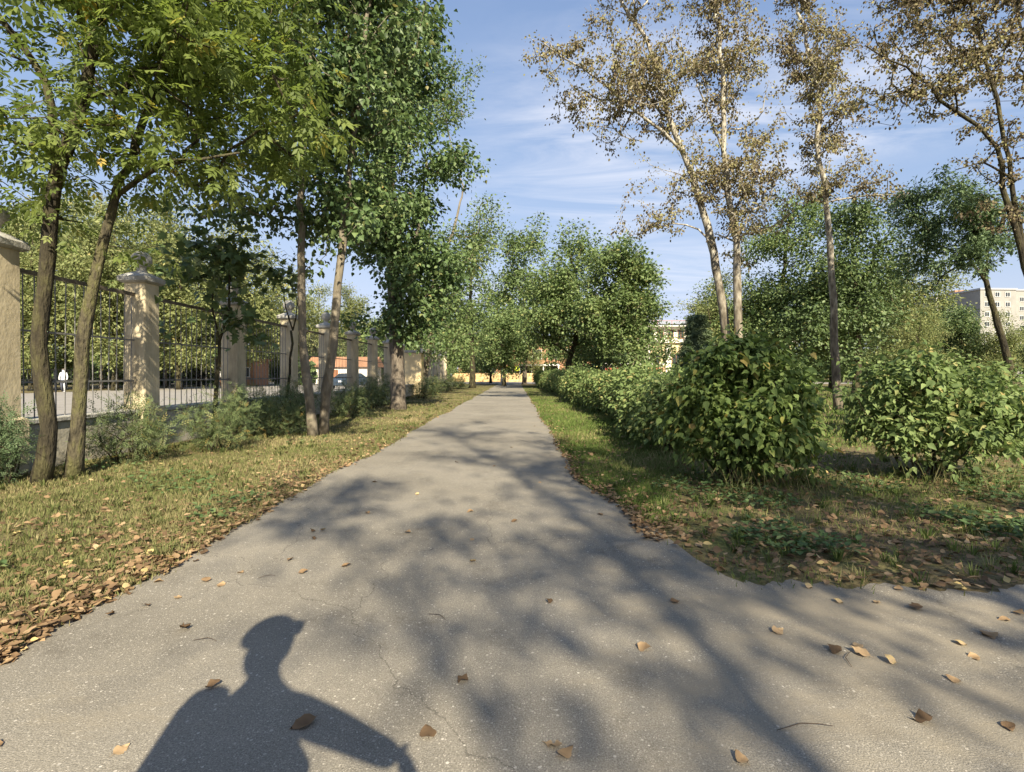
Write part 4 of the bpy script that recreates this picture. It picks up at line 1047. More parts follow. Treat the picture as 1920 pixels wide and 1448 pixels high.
grow_tree('linden_tree', 'round crowned silvery green tree behind the hedge with a pale trunk', bN,
    [(stem(bN, [(1186, 690), (1186, 640), (1175, 560), (1165, 490)], 38), .17, .06)],
    [(P(1165, 560, 38), (3.0, 3.0, 2.8)), (P(1160, 490, 38), (2.2, 2.3, 1.8)), (P(1195, 590, 37.5), (1.6, 2.0, 2.0)), (P(1120, 610, 38), (1.9, 2.0, 2.0)), (P(1190, 650, 37), (1.8, 1.8, .8))],
    380, True, seed=78, bark='bark_grey', leaf_m='leaf_mid', lkind='rhomb', per=64, spread=.42, lsize=(.22, .17), tip=.009, hmin=2.6, clumps=90, clump_sig=.6, limb_parts=False)
bO = np.array([5.5, 46, 0])
grow_tree('maple_tree', 'tall green tree with leaning dark trunk right of the path end', bO,
    [(stem(bO, [(1065, 690), (1078, 640), (1085, 560), (1070, 480)], 46), .30, .08)],
    [(P(1050, 520, 46), (3.3, 3.3, 3.4)), (P(1030, 600, 46), (3.6, 3.4, 2.4)), (P(1090, 480, 46), (2.0, 2.2, 2.6)), (P(1020, 450, 46), (1.7, 2.0, 1.8)), (P(1100, 610, 45), (2.4, 2.4, 2.4))],
    400, True, seed=79, bark='bark_dark', leaf_m='leaf_mid', lkind='rhomb', per=52, spread=.55, lsize=(.26, .19), tip=.012, hmin=2.6, clumps=80, clump_sig=.7, limb_parts=False)
bQ = np.array([1.25, 70, 0])
grow_tree('willow_tree', 'hazy green tree directly over the far end of the path with sunlit trunk', bQ,
    [(stem(bQ, [(984, 690), (983, 640), (976, 560), (970, 500)], 69), .34, .10)],
    [(P(965, 560, 66), (4.5, 4.4, 4.0)), (P(975, 480, 66), (3.4, 3.4, 3.2)), (P(930, 600, 66), (3.4, 3.4, 3.0)), (P(1010, 620, 65), (3.6, 3.4, 2.8)), (P(960, 645, 64), (4.6, 3.0, 1.6)), (P(1040, 660, 63), (2.0, 2.0, 1.4))],
    380, True, seed=80, bark='bark_furrow', leaf_m='leaf_mid', lkind='rhomb', per=50, spread=.8, lsize=(.36, .26), tip=.016, hmin=2.6, clumps=70, clump_sig=.9, limb_parts=False)

# spruce
def spruce(loc, h, seed, label, w=.24):
    rng = np.random.default_rng(seed)
    e = empty('spruce_tree', loc, label, 'tree')
    Geo().tube([(0, 0, 0), (0, 0, h * .5), (0, 0, h)], [.16, .09, .015], 8).obj('trunk', M['bark_dark'], e, True)
    gt = Geo(); Pn = []; An = []
    for i in range(150):
        u = rng.uniform(.06, .98); z = h * u; L_ = (1 - u) * h * w * rng.uniform(.7, 1.15) + .15
        a = rng.uniform(0, 6.28); d = np.array([math.cos(a), math.sin(a), 0])
        pts = [np.array([0, 0, z]) + d * L_ * s_ + np.array([0, 0, -.28 * L_ * s_ + .22 * L_ * s_ * s_]) for s_ in np.linspace(0, 1, 6)]
        gt.tube(pts, np.linspace(.016, .004, 6), 4, False)
        m = int(90 * L_) + 30
        s_ = rng.uniform(.1, 1, m)[:, None]; pp = np.array([0, 0, z]) + d * L_ * s_ + np.array([0, 0, 1.0]) * (-.28 * L_ * s_ + .22 * L_ * s_ * s_)
        side = np.cross(d, [0, 0, 1.0])[None] * rng.choice([-1, 1], m)[:, None]
        Pn.append(pp); An.append(d[None] * .5 + side * rng.uniform(.3, 1, (m, 1)) + np.array([0, 0, -.35]) + rng.normal(size=(m, 3)) * .2)
    gt.obj('branch', M['bark_dark'], e)
    Pn = np.vstack(Pn); An = np.vstack(An); n = len(Pn)
    v, t, k = leaves_geo('spray', Pn, An, np.array([0, 0, 1.0]) + rng.normal(size=(n, 3)) * .3, rng.uniform(.28, .5, n), rng.uniform(.35, .6, n))
    c = link('crown', tri_mesh('crown', v, t, M['needle'], np.repeat(np.clip(rng.normal(.5, .25, n), 0, 1), k)), e); c['kind'] = 'stuff'
spruce((9.6, 27, 0), 4.6, 3, 'small spruce left of the poplar trunks in front of the white building', .30)

# ------------------------------------------------------------------ background trees from a few grown prototypes
def proto(name, label, kind, seed, h, rx, leaf_m, ls, n, per, loc, slim=False, group=None):
    b = np.array(loc, float)
    c = lambda x, y, z: b + np.array([x, y, z])
    if slim:
        st = [([c(0, 0, -.05), c(.1, 0, h * .35), c(-.1, .1, h * .7), c(.05, 0, h * .95)], .13, .02)]
        bl = [(c(0, 0, h * .62), (rx, rx, h * .36)), (c(.3, 0, h * .4), (rx * .9, rx * .9, h * .2))]
        hm = h * .12
    else:
        st = [([c(0, 0, -.05), c(.1, 0, h * .25), c(-.2, .1, h * .5), c(.1, 0, h * .8)], .24, .04), ([c(.05, 0, h * .25), c(1.0, .3, h * .45), c(1.5, .2, h * .65)], .12, .03), ([c(.0, 0, h * .3), c(-1.1, -.3, h * .5), c(-1.4, -.2, h * .66)], .11, .03)]
        bl = [(c(0, 0, h * .6), (rx, rx, h * .30)), (c(rx * .5, 0, h * .42), (rx * .7, rx * .7, h * .18)), (c(-rx * .5, 0, h * .46), (rx * .7, rx * .7, h * .18)), (c(.2, 0, h * .84), (rx * .55, rx * .55, h * .15))]
        hm = h * .1
        bl.append((c(0, .2, h * .26), (rx * .9, rx * .9, h * .13)))
    return grow_tree(name, label, b, st, bl, n, True, seed=seed, group=group, bark='bark_dark' if not slim else 'bark_furrow', leaf_m=leaf_m, lkind='rhomb', per=per, spread=.55, lsize=ls, tip=.010, hmin=hm, clumps=max(20, n // 4), clump_sig=.65, limb_parts=False, step=.6)
GL, GRt, GC = 'grove trees across the street', 'park trees behind the right shrubs', 'trees closing the far end'
def X(px, d): return (px - VX) / FPX * d
w1 = proto('birch_tree', 'airy yellow green birch left of the first trunk across the street', 'b', 101, 17, 2.6, 'leaf_willow', (.26, .16), 250, 60, (X(25, 44), 44, 0), True, GL)
w2 = proto('willow_tree', 'yellow green tree between the two dark trunks across the street', 'w', 102, 14, 3.6, 'leaf_willow', (.26, .15), 280, 60, (X(120, 47), 47, 0), False, GL)
m1 = proto('linden_tree', 'round mid green tree low behind the right shrub', 'm', 103, 11, 3.6, 'leaf_mid', (.26, .20), 230, 46, (X(1785, 66), 66, 0), False, GRt)
d1 = proto('linden_tree', 'dark leafy tree under the curved limb at right', 'd', 104, 12, 3.4, 'leaf_dark', (.26, .20), 230, 46, (X(1765, 68), 68, 0), False, GRt)
y1 = proto('willow_tree', 'bright yellow green willow right of the dense dark tree', 'y', 105, 11.5, 2.9, 'leaf_willow', (.22, .10), 260, 46, (X(1700, 36), 36, 0), False, GRt)
left_bg = [(w2, 60, 41, .9, 'nearest yellow green tree across the street left of the dark trunks'), (w2, 215, 42, .95, 'nearest yellow green tree across the street just left of the big ball pillar'), (w2, 335, 45, 1.0, 'bushy yellow green tree across the street between second and third pillars'), (w2, 455, 54, 1.05, 'bushy yellow green tree across the street right of the third pillar'), (w1, 75, 50, 1.0, 'thin trunked yellow green birch right behind the leftmost trunk across the street'),
           (w1, 190, 46, .95, 'birch across the street just left of the big ball pillar'),
           (w2, 255, 56, 1.1, 'broad yellowish tree across the street directly behind the big ball pillar'),
           (w1, 310, 50, 1.0, 'slim birch across the street right of the big ball pillar'),
           (w2, 372, 60, .95, 'yellow green tree across the street left of the third pillar'),
           (w1, 420, 66, 1.0, 'slim birch across the street behind the third pillar'),
           (w2, 490, 64, 1.0, 'yellow green tree across the street between third and fourth pillars'),
           (w2, 548, 74, 1.0, 'pale tree across the street behind the fourth pillar'),
           (w2, 598, 82, .95, 'bright yellow green tree across the street behind the V pair of trunks'),
           (w1, 655, 84, .9, 'slim pale tree across the street behind the sixth pillar'),
           (w1, 145, 58, 1.1, 'tall birch in the second row across the street above the walking person'),
           (w2, 0, 58, 1.1, 'broad tree across the street at the left picture edge'),
           (m1, 720, 86, 1.0, 'green tree far across the street left of the furrowed trunk'),
           (m1, 790, 80, .9, 'green tree far along the fence right of the furrowed trunk')]
for i, (src, px, d, s_, lab) in enumerate(left_bg): copy_thing(src, (X(px, d), d, 0), i * 1.7, (s_ * 1.1, s_ * 1.1, 1.22 * s_ * (1 + .06 * math.sin(i * 2.3))), lab, GL)
right_bg = [(y1, 1345, 31, .70, 'loose yellowish tree behind the leaning poplar trunk'), (d1, 1665, 48, .95, 'dark tree behind the bright willow at right'),
            (m1, 1560, 46, 1.1, 'mid green tree far behind the dense dark tree'),
            (y1, 1725, 27, .46, 'low yellow green willow bush above the right shrub'),
            (m1, 1900, 78, .7, 'green tree at the right edge below the apartment block'),
            (m1, 1430, 52, 1.0, 'green tree far behind the olive tree'),
            (d1, 1340, 55, 1.0, 'dark tree far behind the poplar trunks'),
            (d1, 1800, 29, .45, 'low dark tree just left of the curved trunk'),
            (y1, 1868, 27, .43, 'low yellowish tree behind the curved trunk base'),
            (d1, 1955, 45, .6, 'dark tree cut by the right edge behind the shrub')]
for i, (src, px, d, s_, lab) in enumerate(right_bg): copy_thing(src, (X(px, d), d, 0), i * 2.1 + .5, s_, lab, GRt)
far_bg = [(m1, 945, 60, .95, 'green tree left of the hazy tree over the path end'), (m1, 920, 78, .85, 'green tree with sunlit trunk just left of the pale street pole'), (y1, 1000, 101, 1.0, 'pale willow before the brick building at the path end'), (m1, 870, 96, 1.0, 'green tree far left behind the stone wall'), (m1, 830, 72, .95, 'green tree at the far left of the path end'), (d1, 905, 100, 1.0, 'dark tree left of the yellow sign far away'),
          (m1, 1120, 58, 1.05, 'green tree filling the gap left of the silvery round tree'), (d1, 1085, 66, .95, 'dark tree right of the brick building'),
          (d1, 1150, 52, .8, 'dark tree with black trunk behind the silvery round tree'), (m1, 1188, 46, .92, 'green tree with tufted top above the silvery round tree')]
for i, (src, px, d, s_, lab) in enumerate(far_bg): copy_thing(src, (X(px, d), d, 0), i * 1.3 + .9, s_, lab, GC)

# the wood far behind, one mass
def far_wood(name, label, a0, a1, d0, d1, n, seed, hgt):
    r_ = np.random.default_rng(seed); LP = []; C_ = []
    for i in range(n):
        a = r_.uniform(a0, a1); d = r_.uniform(d0, d1); c = np.array([d * math.tan(a), d, 0]); h = hgt * r_.uniform(.65, 1.15); rx = h * r_.uniform(.22, .36)
        m = 900; q = rand_unit(r_, m) * (r_.random(m) ** .4)[:, None] * np.array([rx, rx, h * .48]) + c + (0, 0, h * .52)
        q += .35 * np.sin(q[:, [1, 2, 0]] * 1.7); LP.append(q); C_.append(np.full(m, r_.uniform(.25, .75)))
    LP = np.vstack(LP); C_ = np.hstack(C_); k_ = LP[:, 2] > .1; LP = LP[k_]; C_ = C_[k_]; n = len(LP)
    v, t, k = leaves_geo('rhomb', LP, rand_unit(r_, n) + (0, 0, -.4), rand_unit(r_, n) * .6 + (0, -.2, 1), r_.uniform(.5, 1.0, n), r_.uniform(.4, .8, n))
    tag(link(name, tri_mesh(name, v, t, M['leaf_mid'], np.repeat(np.clip(C_ + r_.normal(0, .15, n), 0, .95), k))), label, 'woodland', kind='stuff')
far_wood('far_wood', 'far belt of trees beyond the street on the left', R(-52), R(-9), 105, 150, 70, 901, 13)
far_wood('understory', 'low pale undergrowth behind the ornamental railing', R(-50), R(-22), 62, 80, 60, 904, 3.0)
far_wood('far_wood', 'far belt of trees behind the park on the right', R(20), R(50), 80, 110, 60, 902, 6.5)
far_wood('far_wood', 'far belt of trees behind the brick building', R(-12), R(16), 135, 170, 40, 903, 15)

# trees behind the camera, whose shadows fall over the path
def shade_tree(base, h, rx, seed, label, n=200, per=26, clumps=60, sig=.45):
    b = np.array(base, float); c = lambda x, y, z: b + np.array([x, y, z])
    return grow_tree('poplar_tree', label, b, [([c(0, 0, -.05), c(.25, 0, h * .18), c(-.25, .2, h * .38), c(.3, .1, h * .6), c(-.1, 0, h * .92)], .12, .03), ([c(-.1, .1, h * .32), c(-rx * .5, .3, h * .5), c(-rx * .9, .2, h * .62)], .05, .015)],
        [(c(0, 0, h * .68), (rx, rx, h * .24)), (c(rx * .35, 0, h * .50), (rx * .7, rx * .7, h * .14), .8), (c(0, 0, h * .88), (rx * .7, rx * .7, h * .13)), (c(0, 0, h * .34), (rx * .35, rx * .35, h * .10), 1.0)],
        n, True, seed=seed, bark='bark_poplar', leaf_m='leaf_linden', lkind='oval', per=per, spread=.32, lsize=(.12, .10), tip=.007, hmin=h * .3, clumps=clumps, clump_sig=sig, limb_parts=False)
shade_tree((3.75, -9.9, 0), 18, 2.5, 201, 'tree behind the viewpoint whose shadow crosses the middle of the path', 190, 24, 38, .46)
shade_tree((5.7, -4.6, 0), 11, 2.5, 202, 'tree behind the viewpoint shading the big right shrub')

shade_tree((5.3, -8.2, 0), 15, 2.1, 207, 'slimmer tree behind the viewpoint dappling the junction on the right', 110, 24, 24, .42)

# ------------------------------------------------------------------ shrubs
def shrub(name, label, base, blobs, n, seed, leaf_m, lkind, per, spread, ls, nst=9, group=None, parts_leaf=0, hang=.4, clumps=None, sig=.2, hmin=.05, tip=.0032, tilt=.5):
    rng = np.random.default_rng(seed); b = np.array(base, float)
    top = max(c[2] + r_[2] for c, r_, *_ in blobs)
    st = []
    for i in range(nst):
        a = rng.uniform(0, 6.28); r_ = rng.uniform(.05, .22)
        p0 = b + np.array([math.cos(a) * r_, math.sin(a) * r_, -.03])
        c, rr = blobs[rng.integers(len(blobs))][:2]
        e_ = np.asarray(c) + rand_unit(rng, 1)[0] * np.asarray(rr) * .6; e_[2] = max(e_[2], top * .45)
        mid = (p0 + e_) / 2 + np.array([math.cos(a), math.sin(a), 0.6]) * .10 * top
        st.append(([p0, mid, e_], .012, .005))
    return grow_tree(name, label, b, st, blobs, n, True, seed=seed, cat='shrub', group=group, bark='bark_dark', leaf_m=leaf_m, lkind=lkind, per=per, spread=spread, lsize=ls, tip=tip, hmin=hmin,
                     step=.14, hang=hang, parts_leaf=parts_leaf, limb_parts=False, crown_name='foliage', trunk_name='stem', clumps=clumps, clump_sig=sig, tilt=tilt, wig_amp=.012, flare=1.0, twig_leafless=.07)
b1 = G(1412, 918); b1[1] += .35
shrub('lilac_shrub', 'big dark green broad leaved shrub standing right of the path, nearest one', b1,
      [(b1 + (-.02, 0, 1.0), (.76, .7, .62)), (b1 + (-.36, .1, .75), (.46, .55, .50)), (b1 + (.38, -.05, .80), (.48, .55, .58)), (b1 + (.0, -.2, .62), (.66, .5, .42)), (b1 + (-.15, 0, 1.42), (.55, .45, .28)), (b1 + (.35, 0, 1.40), (.4, .4, .25)), (b1 + (.1, 0, 1.62), (.5, .3, .16), 1.5), (b1 + (.68, 0, 1.1), (.22, .3, .4)), (b1 + (-.68, .1, .95), (.22, .3, .35)), (b1 + (.8, -.1, .35), (.3, .3, .3))],
      440, 301, 'leaf_shrub', 'ovate', 25, .14, (.092, .062), 12, parts_leaf=300, hang=.7, tilt=.45)
b2 = G(1795, 912); b2[1] += .5
shrub('lilac_shrub', 'wide sunlit shrub at the right edge, second from the path', b2,
      [(b2 + (-.1, 0, 1.0), (.85, .75, .55)), (b2 + (.55, .1, .95), (.75, .7, .5)), (b2 + (-.55, .0, .72), (.42, .55, .42)), (b2 + (.1, -.2, .6), (.9, .6, .4)), (b2 + (-.3, 0, 1.35), (.5, .5, .28)), (b2 + (.95, .0, .75), (.5, .5, .45))],
      440, 302, 'leaf_hedge', 'ovate', 25, .13, (.080, .053), 12, parts_leaf=300, hang=.6, tilt=.5)
# hedge running away along the right side of the path
hp = []
for k in range(3):
    c = np.array([2.75 + .1 * k, 8.6 + k * 1.25, 0])
    hp.append(shrub('hedge_shrub', ['shrub just behind the nearest big one in the path hedge', 'second hedge shrub behind the big one, yellowish top', 'third hedge shrub behind the big one'][k], c,
        [(c + (0, 0, .80), (.72, .75, .52)), (c + (-.3, 0, .5), (.5, .6, .38)), (c + (.25, .1, 1.1), (.45, .5, .3)), (c + (-.2, -.2, 1.0), (.4, .4, .32))],
        150, 310 + k, 'leaf_hedge', 'oval', 30, .16, (.095, .062), 8, group='hedge shrubs along the right of the path', hang=.4))
hr = np.random.default_rng(77)
hy = 12.5; i = 0
while hy < 62:
    src = hp[i % 3]; s_ = hr.uniform(.9, 1.2)
    x = 2.95 + hr.uniform(-.12, .18) + (.2 if hy < 30 else .1)
    near = i < 6
    lab = ['fourth', 'fifth', 'sixth', 'seventh', 'eighth', 'ninth'][i] + ' shrub of the hedge counted away from the big shrub' if near else 'one of the far small shrubs where the hedge runs to the path end'
    copy_thing(src, (x, hy, 0), hr.uniform(0, 6.28), (s_, s_, s_ * hr.uniform(.95, 1.15)), lab, 'hedge shrubs along the right of the path' if near else 'far end of the path hedge')
    hy += 1.25 * s_ * (1 + .012 * i); i += 1
# second row on the right behind the gap
for i, (px, d, s_, lab) in enumerate([(1690, 11.5, 1.0, 'small shrub behind the left side of the wide right shrub'), (1700, 13.5, 1.1, 'shrub peeking over the wide right shrub'), (1840, 12.5, 1.15, 'shrub behind the right end of the wide right shrub'), (1330, 11.5, 1.05, 'shrub behind the left shoulder of the big shrub'), (1420, 13, 1.2, 'shrub directly behind the big shrub')]):
    copy_thing(hp[i % 3], (X(px, d), d, 0), i * 2.0, s_, lab, 'back row shrubs on the right')
# spiraea bushes at the foot of the fence
def spir(label, base, w, h, seed, leaf_m='leaf_spiraea', n=110, per=16, ls=(.12, .10)):
    c = np.array(base, float)
    return shrub('spiraea_bush', label, c, [(c + (0, 0, h * .55), (w * .5, w * .45, h * .45)), (c + (w * .2, 0, h * .35), (w * .35, w * .35, h * .3)), (c + (-w * .2, -.05, h * .4), (w * .35, w * .35, h * .35))],
                 n, seed, leaf_m, 'spray', per, .11, ls, 12, group='bushes along the foot of the fence', hang=.1, tilt=.6)
s1 = spir('feathery green bush right of the second leaning trunk', (-5.65, 7.5, 0), 1.15, 1.0, 401)
s2 = spir('grey green bush with a bare stem in front of the third pillar', (-5.05, 8.7, 0), 1.25, 1.15, 402)
s3 = spir('feathery bush left of the V pair of trunks', (-5.0, 10.9, 0), 1.3, .95, 403)
s4 = spir('pale grey green bush cut by the left edge below the first pillar', (-6.1, 6.0, 0), .55, 1.05, 404, 'leaf_teal')
for i, (px, d, s_, lab) in enumerate([(470, 11.6, 1.05, 'bush under the bare forked sapling'), (560, 13.0, 1.1, 'bush directly behind the V pair of trunks'), (650, 15.5, 1.15, 'yellowish bush right of the V pair of trunks'), (690, 19.5, 1.1, 'bush left of the furrowed trunk base'),
        (715, 21.5, 1.25, 'dark bush touching the furrowed trunk on its left'), (790, 28, 1.35, 'pale bush right of the furrowed trunk against the bright pylon'), (815, 33, 1.2, 'low bush right of the pale bush by the fence'), (842, 40, 1.3, 'bush near the far end of the fence'), (860, 47, 1.3, 'last bush before the path end on the left')]):
    copy_thing([s1, s2, s3][i % 3], (X(px, d), d, 0), i * 1.9, s_, lab, 'bushes along the foot of the fence')

# ------------------------------------------------------------------ grass, weeds, litter (uncountable)
def path_mask(x, y):
    """True on asphalt."""
    L_ = np.interp(y, yl, xl); Rr = np.interp(y, yr, xr)
    on = (x > L_) & (x < Rr) & (y > 4.6)
    cxs, cys = np.array(corner).T
    near = (y <= 4.6) & (x > L_) & (x < 1.14)
    low = np.interp(x, cxs, cys)
    jun = (x >= 1.14) & (y < low) & (y > -6) & (x < 9.5)
    b_ = np.array(back[::-1]); lowb = np.interp(x, b_[:, 0], b_[:, 1])
    jun &= ~((x > 1.7) & (y < lowb))
    return on | near | jun
def noise2(x, y, s, seed):
    r_ = np.random.default_rng(seed); o = np.zeros_like(x)
    for k in range(7):
        a = r_.uniform(0, 6.28); f = s * r_.uniform(.6, 2.2)
        o += np.sin((x * math.cos(a) + y * math.sin(a)) * f + r_.uniform(0, 6.28))
    return o / 3.2
def scatter(n, x0, x1, y0, y1, seed, pw=1.0):
    """points thinning out with distance like the picture does"""
    r_ = np.random.default_rng(seed)
    u = r_.random(n)
    a = 1.0 / y0 ** pw; b = 1.0 / y1 ** pw
    y = 1.0 / (a + u * (b - a)) ** (1 / pw)
    x = r_.uniform(x0, x1, n)
    return x, y, r_
def blades(name, label, n, x0, x1, y0, y1, seed, mat, h=(.03, .09), w=.006, pw=1.0, dens=0.0, tintb=.5, zone=None):
    x, y, r_ = scatter(n, x0, x1, y0, y1, seed, pw)
    keep = ~path_mask(x + r_.normal(0, .035, n), y + r_.normal(0, .06, n)) & (noise2(x, y, 1.6, seed + 1) > dens - 1.2 * r_.random(n)) & (x > FX + .2)
    if zone is not None: keep &= zone(x, y, r_)
    x, y = x[keep], y[keep]; n = len(x)
    hh = r_.uniform(h[0], h[1], n) * (1 + .25 * noise2(x, y, 2.4, seed + 2)); ww = w * r_.uniform(.7, 1.3, n) * np.clip(y / 5, .8, 4)
    a = r_.uniform(0, 6.28, n); lean = r_.uniform(.1, .8, n) * hh; la = r_.uniform(0, 6.28, n)
    bx_, by_ = np.cos(a) * ww / 2, np.sin(a) * ww / 2
    z0 = np.full(n, -.004)
    V = np.stack([np.stack([x - bx_, y - by_, z0], 1), np.stack([x + bx_, y + by_, z0], 1),
                  np.stack([x + np.cos(la) * lean * .60, y + np.sin(la) * lean * .60, hh * .65], 1) + np.stack([bx_, by_, z0 * 0], 1) * .7,
                  np.stack([x + np.cos(la) * lean, y + np.sin(la) * lean, hh], 1)], 1)
    T_ = np.array([(0, 1, 2), (0, 2, 3)])[None] + (np.arange(n) * 4)[:, None, None]
    tint = np.clip(tintb + .22 * noise2(x, y, 1.3, seed + 3) + .2 * r_.normal(size=n), 0, 1)
    o = link(name, tri_mesh(name, V.reshape(-1, 3), T_.reshape(-1, 3), M[mat], np.repeat(tint, 4)))
    return tag(o, label, 'grass', kind='stuff')
blades('verge_grass', 'short dry grass of the left verge between fence and path', 150000, -6.5, -2.2, 2.3, 60, 501, 'grass', (.02, .065), .008, 1.1, -.1, .58)
blades('verge_grass', 'green grass strip between the path and the hedge', 80000, .75, 4.5, 4.2, 60, 502, 'grass_green', (.025, .08), .008, 1.0, -.2, .42, lambda x, y, r_: x < .95 + (y - 4.2) * .45 + r_.normal(0, .2, len(x)))
blades('rough_grass', 'patchy grass on the bare earth around the right shrubs', 42000, 1.1, 9.0, 3.0, 16, 503, 'grass_green', (.02, .07), .008, 1.0, .6, .55)
blades('park_grass', 'grass under the park trees on the right', 60000, 4.5, 45, 9, 60, 504, 'grass_green', (.06, .16), .012, .8, -.6, .4)
blades('tall_grass', 'tall dry grass stalks at the foot of the right shrubs', 420, 2.2, 6.0, 5.2, 6.2, 505, 'grass', (.14, .36), .004, 1.0, .2, .7)

def weeds(name, label, n, x0, x1, y0, y1, seed, dens):
    x, y, r_ = scatter(n, x0, x1, y0, y1, seed, 1.0)
    keep = ~path_mask(x - .05, y + .05) & (noise2(x, y, 2.2, seed + 1) > dens)
    x, y = x[keep], y[keep]; n = len(x)
    pos = np.stack([x, y, r_.uniform(.01, .10, n)], 1); a = r_.uniform(0, 6.28, n)
    ax = np.stack([np.cos(a), np.sin(a), r_.uniform(-.2, .6, n)], 1); up = np.array([0, 0, 1.0]) + r_.normal(size=(n, 3)) * .25
    v, t, k = leaves_geo('oval', pos, ax, up, r_.uniform(.03, .075, n), r_.uniform(.025, .06, n))
    return tag(link(name, tri_mesh(name, v, t, M['weed'], np.repeat(np.clip(r_.normal(.5, .25, n), 0, 1), k))), label, 'weeds', kind='stuff')
def tufts(name, label, n, x0, x1, y0, y1, seed, mat, h):
    x, y, r_ = scatter(n, x0, x1, y0, y1, seed, 1.0)
    k_ = ~path_mask(x, y) & (x > FX + .3); x, y = np.repeat(x[k_], 26), np.repeat(y[k_], 26); n = len(x)
    a = r_.uniform(0, 6.28, n); d = np.abs(r_.normal(0, .03, n)); x0_, y0_ = x + np.cos(a) * d, y + np.sin(a) * d
    hh = r_.uniform(h[0], h[1], n); ln = hh * r_.uniform(.2, 1.0, n); w = .0035 * np.clip(y / 4, 1, 4); q = a + 1.57
    b = np.stack([np.cos(q) * w, np.sin(q) * w, np.zeros(n)], 1); p0 = np.stack([x0_, y0_, np.zeros(n) - .004], 1); dr = np.stack([np.cos(a), np.sin(a), np.zeros(n)], 1)
    p1 = p0 + dr * (ln * .45)[:, None] + np.array([0, 0, 1.0]) * (hh * .7)[:, None]; p2 = p0 + dr * ln[:, None] + np.array([0, 0, 1.0]) * (hh * .85)[:, None]
    V = np.stack([p0 - b, p0 + b, p1 + b * .7, p1 - b * .7, p2], 1).reshape(-1, 3)
    T_ = np.array([(0, 1, 2), (0, 2, 3), (3, 2, 4)])[None] + (np.arange(n) * 5)[:, None, None]
    tint = np.clip(np.repeat(r_.uniform(.1, .8, n // 26), 26) + r_.normal(0, .15, n), 0, 1)
    tag(link(name, tri_mesh(name, V, T_.reshape(-1, 3), M[mat], np.repeat(tint, 5))), label, 'grass', kind='stuff')
tufts('grass_tufts', 'taller grass tufts standing in the left verge', 420, -6.3, -2.35, 2.4, 30, 531, 'grass', (.05, .11))
tufts('grass_tufts', 'grass tufts on the earth and verge right of the path', 380, .8, 8.5, 3.1, 25, 532, 'grass_green', (.05, .12))
weeds('ground_cover', 'low green weeds in front of the right shrubs', 7000, 1.5, 6.5, 3.6, 6.6, 511, .2)
weeds('ground_cover', 'scattered low weeds in the left verge grass', 5000, -6.3, -2.5, 2.6, 12, 512, .5)

def litter(name, label, n, sampler, seed, size=(.032, .065)):
    r_ = np.random.default_rng(seed)
    x, y = sampler(n, r_); n = len(x)
    pos = np.stack([x, y, r_.uniform(.010, .055, n)], 1); a = r_.uniform(0, 6.28, n)
    ax = np.stack([np.cos(a), np.sin(a), r_.normal(0, .25, n)], 1)
    up = np.array([0, 0, 1.0]) * np.where(r_.random(n) < .7, 1, -1)[:, None] + r_.normal(size=(n, 3)) * .4
    ln = r_.uniform(size[0], size[1], n)
    v, t, k = leaves_geo('fallen', pos, ax, up, ln, ln * r_.uniform(.5, .85, n))
    tint = np.clip(r_.normal(.44, .26, n), 0, 1)
    return tag(link(name, tri_mesh(name, v, t, M['dry_leaf'], np.repeat(tint, k))), label, 'leaf litter', kind='stuff')
def s_left_edge(n, r_):
    u = r_.random(n); y = 1 / (1 / 2.2 + u * (1 / 45 - 1 / 2.2)); x = np.interp(y, yl, xl) - np.abs(r_.exponential(.42, n)) + .05
    return x, y
def s_left_verge(n, r_):
    x, y, _ = scatter(n, -6.3, -2.4, 2.3, 30, int(r_.integers(1e6)), 1.0)
    k = r_.random(n) < np.exp((x + 2.4) / 1.6) + .12
    return x[k], y[k]
def s_right(n, r_):
    x, y, _ = scatter(n, 1.0, 9, 3.0, 12, int(r_.integers(1e6)), 1.2)
    k = ~path_mask(x, y) | (r_.random(n) < .03); k &= noise2(x, y, 1.7, 9) > -.55 - .4 * r_.random(n)
    return x[k], y[k]
def s_right_edge(n, r_):
    u = r_.random(n); y = 1 / (1 / 4.0 + u * (1 / 40 - 1 / 4.0)); x = np.interp(y, yr, xr) + np.abs(r_.exponential(.16, n)) - .06
    return x, y
litter('leaf_litter', 'drift of dry tan leaves along the left edge of the path', 3300, s_left_edge, 521)
litter('leaf_litter', 'dry leaves strewn through the left verge grass', 4600, s_left_verge, 522)
litter('leaf_litter', 'brown leaves strewn over the bare earth by the right shrubs', 4600, s_right, 523, (.04, .075))
litter('leaf_litter', 'thin drift of leaves along the right edge of the path', 1500, s_right_edge, 524)

